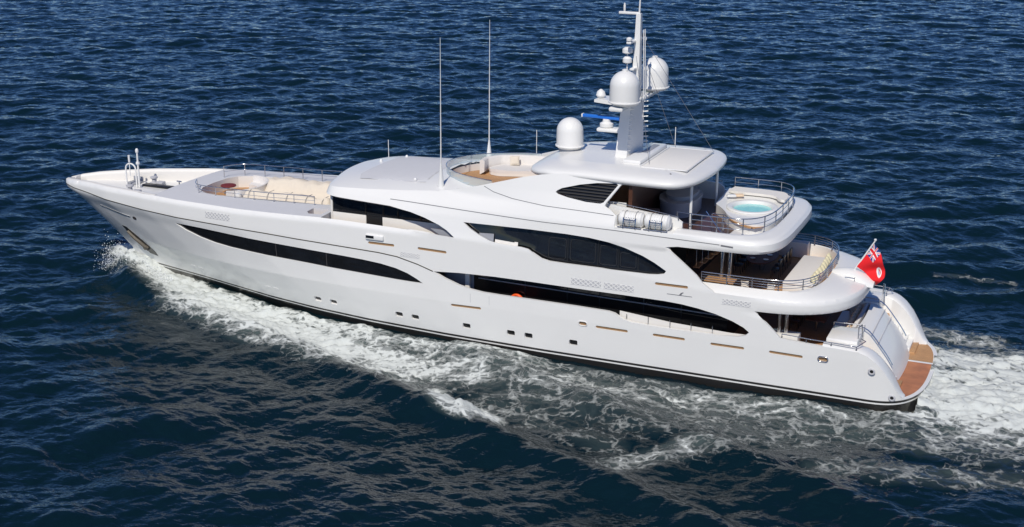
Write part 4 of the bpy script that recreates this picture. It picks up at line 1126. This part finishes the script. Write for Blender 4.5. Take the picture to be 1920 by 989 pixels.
# ---- main deck aft: seats, table, bulwark cap rail
for sg in (-1, 1):
    MB().box((47.3, sg * 3.6, 2.72), (1.75, .8, .84), .03).build('side_locker', WHITE, main_deck)
    for x in (47.15, 47.5): MB().tube([(x, sg * 3.6, 3.1), (x, sg * 3.6, 4.65)], .095, 14).build('column', STEEL, main_deck)
    MB().box((50.35, sg * 3.2, 2.85), (1.5, 2.0, 1.1), .04).build('stern_locker', WHITE, main_deck)
    cap = [tuple(P(np.array([s]), np.array([z]), .10)[0]) for s, z in along([(47.6, 3.38), (49.0, 3.31), (50.3, 3.28), (51.2, 3.24)], .3)]
    cap = [(x, y * -sg if sg > 0 else y, z + .14) for x, y, z in cap]
    railing('railing', [(x, y, z - .12) for x, y, z in cap] + ([(51.5, sg * 4.3, 3.36), (51.2, sg * 4.0, 3.36)]), .16, main_deck, 0, 1.2, .025, .02)
    railing('railing', [(49.6, sg * 2.3, 3.4), (51.1, sg * 2.2, 3.4)], .2, main_deck, 0, .7, .025, .02)
    MB().box((50.3, sg * 4.42, 3.1), (1.6, .5, .10), .02).build('teak_ledge', TEAK, main_deck)
    MB().tube([(51.05, sg * 3.75, 3.36), (51.05, sg * 3.75, 4.0), (51.15, sg * 3.5, 4.05), (51.2, sg * 3.4, 3.4)], .03, 8).build('gate_rail', STEEL, main_deck)
MB().prism([(49.3, -2.0), (50.1, -2.3), (50.1, 2.3), (49.3, 2.0)], 2.3, 2.78).build('bench_base', WHITE, main_deck)
MB().box((50.52, 0, 3.02), (.22, 4.3, .66), .08).build('bench_back', FABG, main_deck)
for k in range(7):
    pillow('peach pillow in the row on the stern bench of the main deck', (50.22, -1.5 + .52 * k, 3.10), (.48, .48, .24), PEACH, R(62), R(90) + .2 * math.sin(3 * k), 'peach pillows on the stern bench')
mt = thing('cockpit_table', 'polished red brown table in the main deck cockpit', 'table', (48.5, .6, 2.3))
MB().box((48.4, .6, 3.02), (1.1, 3.0, .07), .03).build('table_top', REDDISH, mt)
for y in (-.4, 1.6): MB().tube([(48.4, y, 2.3), (48.4, y, 3.0)], .07, 12).build('leg', STEEL, mt)
for k, y in enumerate((-.6, .3, 1.2, 2.0)):
    chair((47.3, y, 2.3), 0, 'cockpit_chair', 'brown chair on the forward side of the cockpit table', 'chairs at the cockpit table', REDDISH)

# ---- stern: wings, stairs, garage door, bathing platform
wing = [(49.6, 3.26), (50.3, 3.24), (51.3, 3.20), (51.75, 3.06), (52.15, 2.78), (52.55, 2.36), (52.95, 1.82), (53.3, 1.30), (53.55, 1.0), (53.75, .9)]
wq = along(smooth_poly(wing, 1), .12)
for sg in (-1, 1):
    V = []; F = []
    for s, z in wq:
        o_ = P(np.array([s]), np.array([z]))[0]; t = (s - wq[0][0]) / (wq[-1][0] - wq[0][0])
        wd_ = lerp(.7, 1.2, min(1, t * 1.8)) * (1 - .6 * max(0, (t - .8) / .2))
        for u, dz in ((0, 0), (.08, .05), (.3, .09), (.7, .08), (.93, .04), (1, -.03)): V.append((o_[0] - .02 * u, o_[1] + wd_ * u, z + dz))
        V.append((o_[0] - .04, o_[1] + wd_ * 1.02, max(.6, z - 2.0) if z > 1.5 else .6))
    n = 7
    for i in range(len(wq) - 1):
        for j in range(n - 1): a = i * n + j; F.append((a, a + 1, a + n + 1, a + n))
    F.append(tuple(range((len(wq) - 1) * n, len(wq) * n)))
    if sg > 0: V = [mir(v) for v in V]; F = [q[::-1] for q in F]
    o = fixn(link('stern_wing', V, F, WHITE, hull, 50))
    for k in range(7):
        MB().box((51.2 + .28 * k, sg * 3.0, 2.05 - .2 * k), (.5, 1.75, .24), .02).build('stern_stair', TEAK if k > 5 else WHITE, hull)
    for s, z in ((52.0, 2.35), (53.05, 1.05)):
        q = P(np.array([s]), np.array([z]), -.03)[0]
        MB().lathe([(.10, 0), (.16, .02), (.18, .05), (.13, .08), (.09, .07), (.08, .01)], (q[0], q[1] * (1 if sg < 0 else -1), q[2]), 16, Matrix.Rotation(R(90 if sg < 0 else -90), 4, 'X') @ Matrix.Rotation(0, 4, 'Z')).build('fairlead', LGREY, hull)
        MB().lathe([(.09, .0), (.085, .035)], (q[0], q[1] * (1 if sg < 0 else -1), q[2]), 14, Matrix.Rotation(R(90 if sg < 0 else -90), 4, 'X')).build('fairlead_throat', BLACK, hull)
gd = smooth_poly([(50.68, 3.36), (50.85, 3.34), (51.2, 3.22), (51.45, 3.02), (51.9, 2.47), (52.43, 1.78), (52.76, 1.15), (52.92, .78)], 2)
V = []; F = []
for x, z in gd:
    for y in np.linspace(-2.15, 2.15, 9): V.append((x + .10 * (1 - (y / 2.15) ** 2), float(y), z))
for i in range(len(gd) - 1):
    for j in range(8): a = i * 9 + j; F.append((a, a + 9, a + 10, a + 1))
g0 = fixn(link('garage_door', V, F, WHITE, hull, 40))
MB().side([(50.62, 2.2)] + gd + [(50.62, .7)], -2.2, -2.1).build('garage_side', WHITE, hull, 0, fix=True)
MB().side([(50.62, 2.2)] + gd + [(50.62, .7)], 2.1, 2.2).build('garage_side', WHITE, hull, 0, fix=True)
for z, x in ((3.12, 51.45), (2.72, 51.80)): MB().box((x, 0, z), (.05, 4.2, .03), .01).build('door_seam', LGREY, g0)
for sg in (-1, 1):
    MB().tube([(x + .04, sg * 2.3, z + .22) for x, z in gd[4:-8]], .03, 8).build('stair_handrail', STEEL, hull)
# platform
sv = np.linspace(50.5, SE - .002, 120); pe = P(sv, np.full(120, .86), .12)
pf = [(float(a), float(b)) for a, b, c in pe] + [(float(a), float(-b)) for a, b, c in pe[:-1][::-1]]
pe2 = P(sv, np.full(120, .86), .03)
pf2 = [(float(a), float(b)) for a, b, c in pe2] + [(float(a), float(-b)) for a, b, c in pe2[:-1][::-1]]
plat = plan('bathing_platform', pf2, [], WHITE, hull, lambda x, y: .862 + 0 * x, .5, zb=.80)
c_in = lambda q, k: [(51.6 + (x - 51.6) * k, y * k) for x, y in q]
tp = [(x, y) for x, y in pf if x > 52.55]
tp = [(lerp(53.2, x, .93), y * .965) for x, y in tp]
plan('platform_teak', [q for q in tp if q[1] > 1.15] + [(52.5, 3.9), (52.4, 1.15), (54.15, 1.15)][::1] if False else [(52.5, 1.22), (54.18, 1.22)] + [q for q in tp[::-1] if q[1] > 1.22][::-1] , [], TEAK, plat, lambda x, y: .874 + 0 * x, .3)
plan('platform_teak', [q for q in tp if q[1] < .98] + [(54.2, .98), (52.5, .98)], [], WETTEAK, plat, lambda x, y: .874 + 0 * x, .3)

# ================================================================ THE SEA
rng = np.random.default_rng(11)
WIND = math.atan2(0.918, -0.40) + math.pi
def spectrum(N, L, klo, khi, seed):
    g = np.random.default_rng(seed)
    k1 = np.fft.fftfreq(N, L / N) * 2 * np.pi; kx, ky = np.meshgrid(k1, k1, indexing='ij'); k = np.hypot(kx, ky); k[0, 0] = 1e-6
    kp = 2 * np.pi / 9.0; B = .023
    th = np.arctan2(ky, kx) - WIND
    D = np.where(np.cos(th) > 0, np.cos(th) ** 2, 0) * .85 + .15 / np.pi * .5
    S = B / 2 * k ** -4.0 * np.exp(-1.25 * (kp / k) ** 2) * D * (k > klo) * (k <= khi)
    dk = 2 * np.pi / L
    a = np.sqrt(S * dk * dk) * (g.normal(size=k.shape) + 1j * g.normal(size=k.shape)) * N * N / 1.0
    h = np.fft.ifft2(a).real; dx = np.fft.ifft2(-1j * kx / k * a).real; dy = np.fft.ifft2(-1j * ky / k * a).real
    return [q.astype(np.float32) for q in (h, dx, dy)], L, N
CAS = [spectrum(512, 211.0, 0, 1.3, 3), spectrum(1024, 47.3, 1.3, 26.0, 4)]
def samp(c, x, y):
    (fs, L, N) = c; u = (x / L * N) % N; v = (y / L * N) % N
    i = np.floor(u).astype(int) % N; j = np.floor(v).astype(int) % N; a = u - np.floor(u); b = v - np.floor(v); i2 = (i + 1) % N; j2 = (j + 1) % N
    return [f[i, j] * (1 - a) * (1 - b) + f[i2, j] * a * (1 - b) + f[i, j2] * (1 - a) * b + f[i2, j2] * a * b for f in fs]

FOAM = [(1.4, 3.1, 7.2, -0.8, 1.1, 1), (5.9, -0.1, 12.5, -3.6, 1.7, 1), (12.5, -3.6, 18.6, -6.1, 2.5, 1), (18.6, -6.1, 24.4, -7.7, 2.6, 0.88), (24.2, -7.3, 28.7, -8.4, 2.8, 0.72), (13.6, -2.6, 25.2, -5.5, 1.9, 0.68), (28.7, -8.4, 32.6, -7.5, 2.6, 0.62), (25.2, -5.5, 34.8, -5.7, 2.0, 0.58), (33.1, -12.0, 34.8, -12.9, 1.25, 1.15), (31.5, -10.7, 33.2, -12.4, 0.8, 0.8), (32.6, -7.5, 40.0, -7.7, 3.0, 0.52), (34.8, -5.7, 44.2, -5.1, 1.6, 0.42), (39.9, -7.4, 46.5, -6.7, 2.8, 0.5), (42.6, -14.6, 46.3, -11.8, 1.5, 0.5), (46.4, -6.4, 53.8, -5.2, 2.0, 0.5), (44.2, -5.3, 53.5, -4.6, 0.6, 0.62), (49.3, -7.5, 58.3, -6.8, 2.3, 0.46), (51.3, -11.7, 59.0, -9.5, 1.9, 0.42), (54.7, -2.3, 60.3, -2.0, 4.4, 0.95), (54.6, 3.1, 60.0, 4.7, 2.6, 0.88), (56.4, -6.0, 60.5, -5.2, 1.8, 0.62), (51.7, 7.9, 56.6, 7.5, 1.8, 0.5), (52.3, 19.5, 56.7, 20.6, 0.5, 0.4), (48.9, 15.9, 50.9, 15.6, 0.6, 0.3), (35.4, -9.7, 49.5, -8.7, 4.2, 0.4), (36.0, -11.3, 41.8, -12.8, 1.5, 0.36), (22.2, -9.5, 29.7, -10.3, 1.2, 0.3)]

BOWL = [(3.2, .4), (6, 2.3), (9, 3.9), (12, 5.2), (16, 6.7), (20, 8.1), (26, 10.4), (33, 13.3), (40, 16.0), (60, 24.0), (90, 36)]
def wake(x, y):
    """height the yacht itself gives the water"""
    u = np.abs(y); bx, by = zip(*BOWL); c = np.interp(x, bx, by)
    on = sm((x - 3.0) / 3) * (1 - .6 * sm((x - 40) / 40))
    d = (u - c) * .93
    amp = np.interp(x, [3, 6, 12, 20, 30, 36, 60, 90], [.3, .7, .5, .35, .6, .62, .45, .2])
    z = amp * on * (np.exp(-(d / .95) ** 2) - .45 * np.exp(-((d + 2.4) / 1.5) ** 2))
    # second diverging crest further aft
    d2 = (u - (c - 6.5)) * .93
    z += .5 * sm((x - 26) / 8) * np.exp(-(d2 / 1.1) ** 2)
    # water climbing the stem
    z += 1.3 * np.exp(-((x - 5.6) / 2.4) ** 2) * np.exp(-((u - .4) / .95) ** 2)
    # water drawn up along the sides
    hw = w_low(np.clip(x, 5.6, 53), np.full_like(x, .1)); z += .30 * sm((x - 8) / 6) * (1 - sm((x - 53) / 3)) * np.exp(-(np.maximum(u - hw, 0) / 2.2) ** 2)
    # turbulent wash behind the transom
    z += .34 * sm((x - 51.5) / 2.5) * (1 - .5 * sm((x - 60) / 8)) * np.exp(-(u / 5.2) ** 4)
    return z
def foam(x, y):
    f = np.zeros_like(x)
    for x1, y1, x2, y2, r, d in FOAM:
        vx, vy = x2 - x1, y2 - y1; t = np.clip(((x - x1) * vx + (y - y1) * vy) / (vx * vx + vy * vy), 0, 1)
        for sg in ((1, -1) if x2 < 53 and y1 < 5 else (1,)):
            e = np.hypot(x - x1 - vx * t, y * sg - y1 - vy * t) / r
            f = np.maximum(f, d * np.exp(-e ** 2 * .9) * (1 if sg > 0 else .9))
    gap = sm((np.abs(y) - w_low(np.clip(x, 5.6, 53), np.full_like(x, .1)) - .05) / .6); inb = sm((x - 9) / 4) * (1 - sm((x - 50) / 3))
    f *= 1 - .8 * inb * (1 - gap)
    # hand over to a long trail astern
    tr = sm((x - 54.3) / 1.2) * np.exp(-(y / 6.0) ** 4) * (1 - .5 * sm((x - 70) / 60)); f = np.maximum(f, tr * .8)
    return f

def sea_mesh():
    cx_, cy_ = 60.5, -68.0
    a0 = math.atan2(.877, -.379)
    fine = np.arange(-R(28), R(28), R(.055)); coarse = np.arange(R(28), 2 * math.pi - R(28) - 1e-6, R(3.0))
    ang = a0 + np.concatenate([fine, coarse]); n = len(ang)
    rad = np.concatenate([[.5, 8, 20, 30], 36 * (1.0018) ** np.arange(0, 1340), [420, 520, 700, 1000, 1600, 3000, 7000, 15000]])
    rad = np.unique(rad)
    A, Q = np.meshgrid(ang, rad, indexing='xy')
    X = cx_ + Q * np.cos(A); Y = cy_ + Q * np.sin(A); X, Y, Qf = X.ravel(), Y.ravel(), Q.ravel()
    Z = np.zeros_like(X); DX = np.zeros_like(X); DY = np.zeros_like(X)
    fade = np.clip(1 - (Qf - 420) / 500, 0, 1)
    for i, c in enumerate(CAS):
        h, dx, dy = samp(c, X, Y); k = fade * (1 if i == 0 else np.clip(1 - (Qf - (330 if i == 1 else 110)) / (300 if i == 1 else 60), 0, 1))
        Z += h * k; DX += dx * k * .8; DY += dy * k * .8
    fo = foam(X, Y); wk = wake(X, Y)
    calm = 1 - .45 * sm((X - 8) / 10) * np.exp(-((np.abs(Y) - 6) / 4) ** 2) * (X < 60)
    Z = Z * calm + wk
    # foam is heaped a little
    Z += np.clip(fo, 0, 1) * (.12 + 1.7 * np.abs(samp(CAS[1], X * 1.7 + 9, Y * 1.7)[0]) + .8 * np.abs(samp(CAS[1], X * 4.1, Y * 4.1 + 5)[0]))
    hwl = w_low(np.clip(X, 5.6, 52), np.full_like(X, .1)) - .12; ins = (np.abs(Y) < hwl) & (X > 6.2) & (X < 54.1)
    Z = np.where(ins, np.minimum(Z, -.1), Z); DX = np.where(ins, 0, DX); DY = np.where(ins, 0, DY)
    X2 = X + DX; Y2 = Y + DY
    co = np.column_stack([X2, Y2, Z]).astype(np.float32)
    m = len(rad); idx = np.arange(m * n).reshape(m, n)
    a = idx[:-1, :]; b = np.roll(idx, -1, 1)[:-1, :]; c = np.roll(idx, -1, 1)[1:, :]; d = idx[1:, :]
    q = np.stack([a, b, c, d], -1).reshape(-1, 4)
    me = bpy.data.meshes.new('sea'); me.vertices.add(len(co)); me.vertices.foreach_set('co', co.ravel())
    me.loops.add(len(q) * 4); me.loops.foreach_set('vertex_index', q.ravel().astype(np.int32))
    me.polygons.add(len(q)); me.polygons.foreach_set('loop_start', np.arange(0, len(q) * 4, 4, dtype=np.int32)); me.polygons.foreach_set('loop_total', np.full(len(q), 4, np.int32))
    me.polygons.foreach_set('use_smooth', np.ones(len(q), bool)); me.update(calc_edges=True)
    at = me.attributes.new('foam', 'FLOAT', 'POINT'); at.data.foreach_set('value', fo.astype(np.float32))
    o = bpy.data.objects.new('sea', me); col.objects.link(o); return o
sea = sea_mesh()
sea['label'] = 'dark blue choppy sea streaked with white wake foam'; sea['category'] = 'sea'; sea['kind'] = 'structure'

def sea_mat():
    m = bpy.data.materials.new('sea_water'); m.use_nodes = True; t = m.node_tree; N = t.nodes; Lk = t.links.new
    b = N['Principled BSDF']; b.inputs['IOR'].default_value = 1.40; b.inputs['Roughness'].default_value = .04
    b.inputs['Specular IOR Level'].default_value = .5
    tc = N.new('ShaderNodeTexCoord')
    def math_(op, a, bb=None, cl=False):
        q = N.new('ShaderNodeMath'); q.operation = op; q.use_clamp = cl
        for i, v in enumerate((a, bb)):
            if v is None: continue
            if isinstance(v, (int, float)): q.inputs[i].default_value = v
            else: Lk(v, q.inputs[i])
        return q.outputs[0]
    def noise(sc, det=4, rough=.6, dist=0., vec=None):
        q = N.new('ShaderNodeTexNoise'); q.inputs['Scale'].default_value = sc; q.inputs['Detail'].default_value = det; q.inputs['Roughness'].default_value = rough; q.inputs['Distortion'].default_value = dist
        Lk(vec or tc.outputs['Object'], q.inputs['Vector']); return q
    at = N.new('ShaderNodeAttribute'); at.attribute_name = 'foam'
    dens = at.outputs['Fac']
    # warped coordinates, foam drawn out along the yacht's track
    wv = noise(.55, 3); mp = N.new('ShaderNodeMapping'); mp.inputs['Scale'].default_value = (.62, 1.0, 1.0); Lk(tc.outputs['Object'], mp.inputs['Vector'])
    vm = N.new('ShaderNodeVectorMath'); vm.operation = 'MULTIPLY_ADD'; Lk(wv.outputs['Color'], vm.inputs[0]); vm.inputs[1].default_value = (1.6, 1.6, 0); Lk(mp.outputs[0], vm.inputs[2])
    def lace(sc):
        v = N.new('ShaderNodeTexVoronoi'); v.feature = 'DISTANCE_TO_EDGE'; v.inputs['Scale'].default_value = sc; Lk(vm.outputs[0], v.inputs['Vector']); return v.outputs['Distance']
    l1 = math_('SUBTRACT', 1., math_('MULTIPLY', lace(1.0), 3.6), True)
    l2 = math_('SUBTRACT', 1., math_('MULTIPLY', lace(3.0), 3.2), True)
    nb = noise(1.1, 8, .72, .6, vm.outputs[0]).outputs['Fac']; nf = math_('ADD', math_('MULTIPLY', noise(5.0, 6, .75, .3).outputs['Fac'], .55), math_('MULTIPLY', noise(19.0, 6, .8, .2).outputs['Fac'], .55))
    web = math_('ADD', math_('MULTIPLY', l1, .22), math_('MULTIPLY', l2, .20))
    pat = math_('ADD', math_('ADD', math_('MULTIPLY', nb, .66), math_('MULTIPLY', nf, .58)), web)      # about 0.3 .. 1.3
    thr = math_('SUBTRACT', 1.24, math_('MULTIPLY', dens, .90))
    fo = math_('MULTIPLY', math_('SUBTRACT', pat, thr), 4.0, True)
    fo = math_('MULTIPLY', fo, math_('MULTIPLY', dens, 5., True), True)
    # thin aerated water round the foam
    haze_ = math_('MULTIPLY', math_('SUBTRACT', dens, .27), 1.2, True)
    haze_ = math_('MULTIPLY', haze_, math_('SUBTRACT', math_('MULTIPLY', nb, 2.4), .45, True), True)
    mx = N.new('ShaderNodeMix'); mx.data_type = 'RGBA'; mx.inputs['A'].default_value = (.0024, .0120, .0170, 1); mx.inputs['B'].default_value = (.34, .42, .38, 1); Lk(math_('MULTIPLY', haze_, .75), mx.inputs['Factor'])
    m2 = N.new('ShaderNodeMix'); m2.data_type = 'RGBA'; m2.inputs['B'].default_value = (.60, .63, .605, 1); Lk(fo, m2.inputs['Factor']); Lk(mx.outputs['Result'], m2.inputs['A']); Lk(m2.outputs['Result'], b.inputs['Base Color'])
    rg = N.new('ShaderNodeMapRange'); rg.inputs['To Min'].default_value = .04; rg.inputs['To Max'].default_value = .8; Lk(fo, rg.inputs['Value']); Lk(rg.outputs[0], b.inputs['Roughness'])
    # wind ripples too fine for the mesh
    mr = N.new('ShaderNodeMapping'); mr.inputs['Rotation'].default_value = (0, 0, R(-23)); mr.inputs['Scale'].default_value = (.55, 1, 1); Lk(tc.outputs['Object'], mr.inputs['Vector'])
    r1 = noise(1.9, 3, .5, .3, mr.outputs[0]).outputs['Fac']; r2 = noise(6.5, 3, .5, .3, mr.outputs[0]).outputs['Fac']
    hgt = math_('ADD', math_('MULTIPLY', r1, .10), math_('MULTIPLY', r2, .026))
    hgt = math_('ADD', hgt, math_('MULTIPLY', fo, .10))
    bp = N.new('ShaderNodeBump'); bp.inputs['Strength'].default_value = .9; bp.inputs['Distance'].default_value = 1.0; Lk(hgt, bp.inputs['Height']); Lk(bp.outputs['Normal'], b.inputs['Normal'])
    return m
sea.data.materials.append(sea_mat())

# spray thrown up at the stem
V = []; F = []
g = np.random.default_rng(5)
for k in range(11000):
    t = g.random(); x = 2.6 + 6.5 * t ** .8 ; sg = -1 if g.random() < .88 else 1
    y = sg * (abs(g.normal(0, .6)) + .1 + .33 * max(0, x - 4)); z = .1 + abs(g.normal(0, .62)) * (1.25 - t) 
    r_ = .006 + .034 * g.random() ** 4
    o_ = Vector((x, y, z)); ax = [Vector(g.normal(size=3)).normalized() for _ in range(1)][0]; u_ = ax.orthogonal().normalized(); w_ = ax.cross(u_)
    i0 = len(V); V += [o_ + ax * r_, o_ - ax * r_, o_ + u_ * r_, o_ - u_ * r_, o_ + w_ * r_, o_ - w_ * r_]
    F += [tuple(i0 + q for q in f) for f in ((0, 2, 4), (0, 4, 3), (0, 3, 5), (0, 5, 2), (1, 4, 2), (1, 3, 4), (1, 5, 3), (1, 2, 5))]
SPR = mat('spray_drops', (.85, .87, .87), .5)
sp = link('bow_spray', V, F, SPR, None, 60)
tag(sp, 'fine white spray flung up round the stem', 'spray', None, 'stuff')
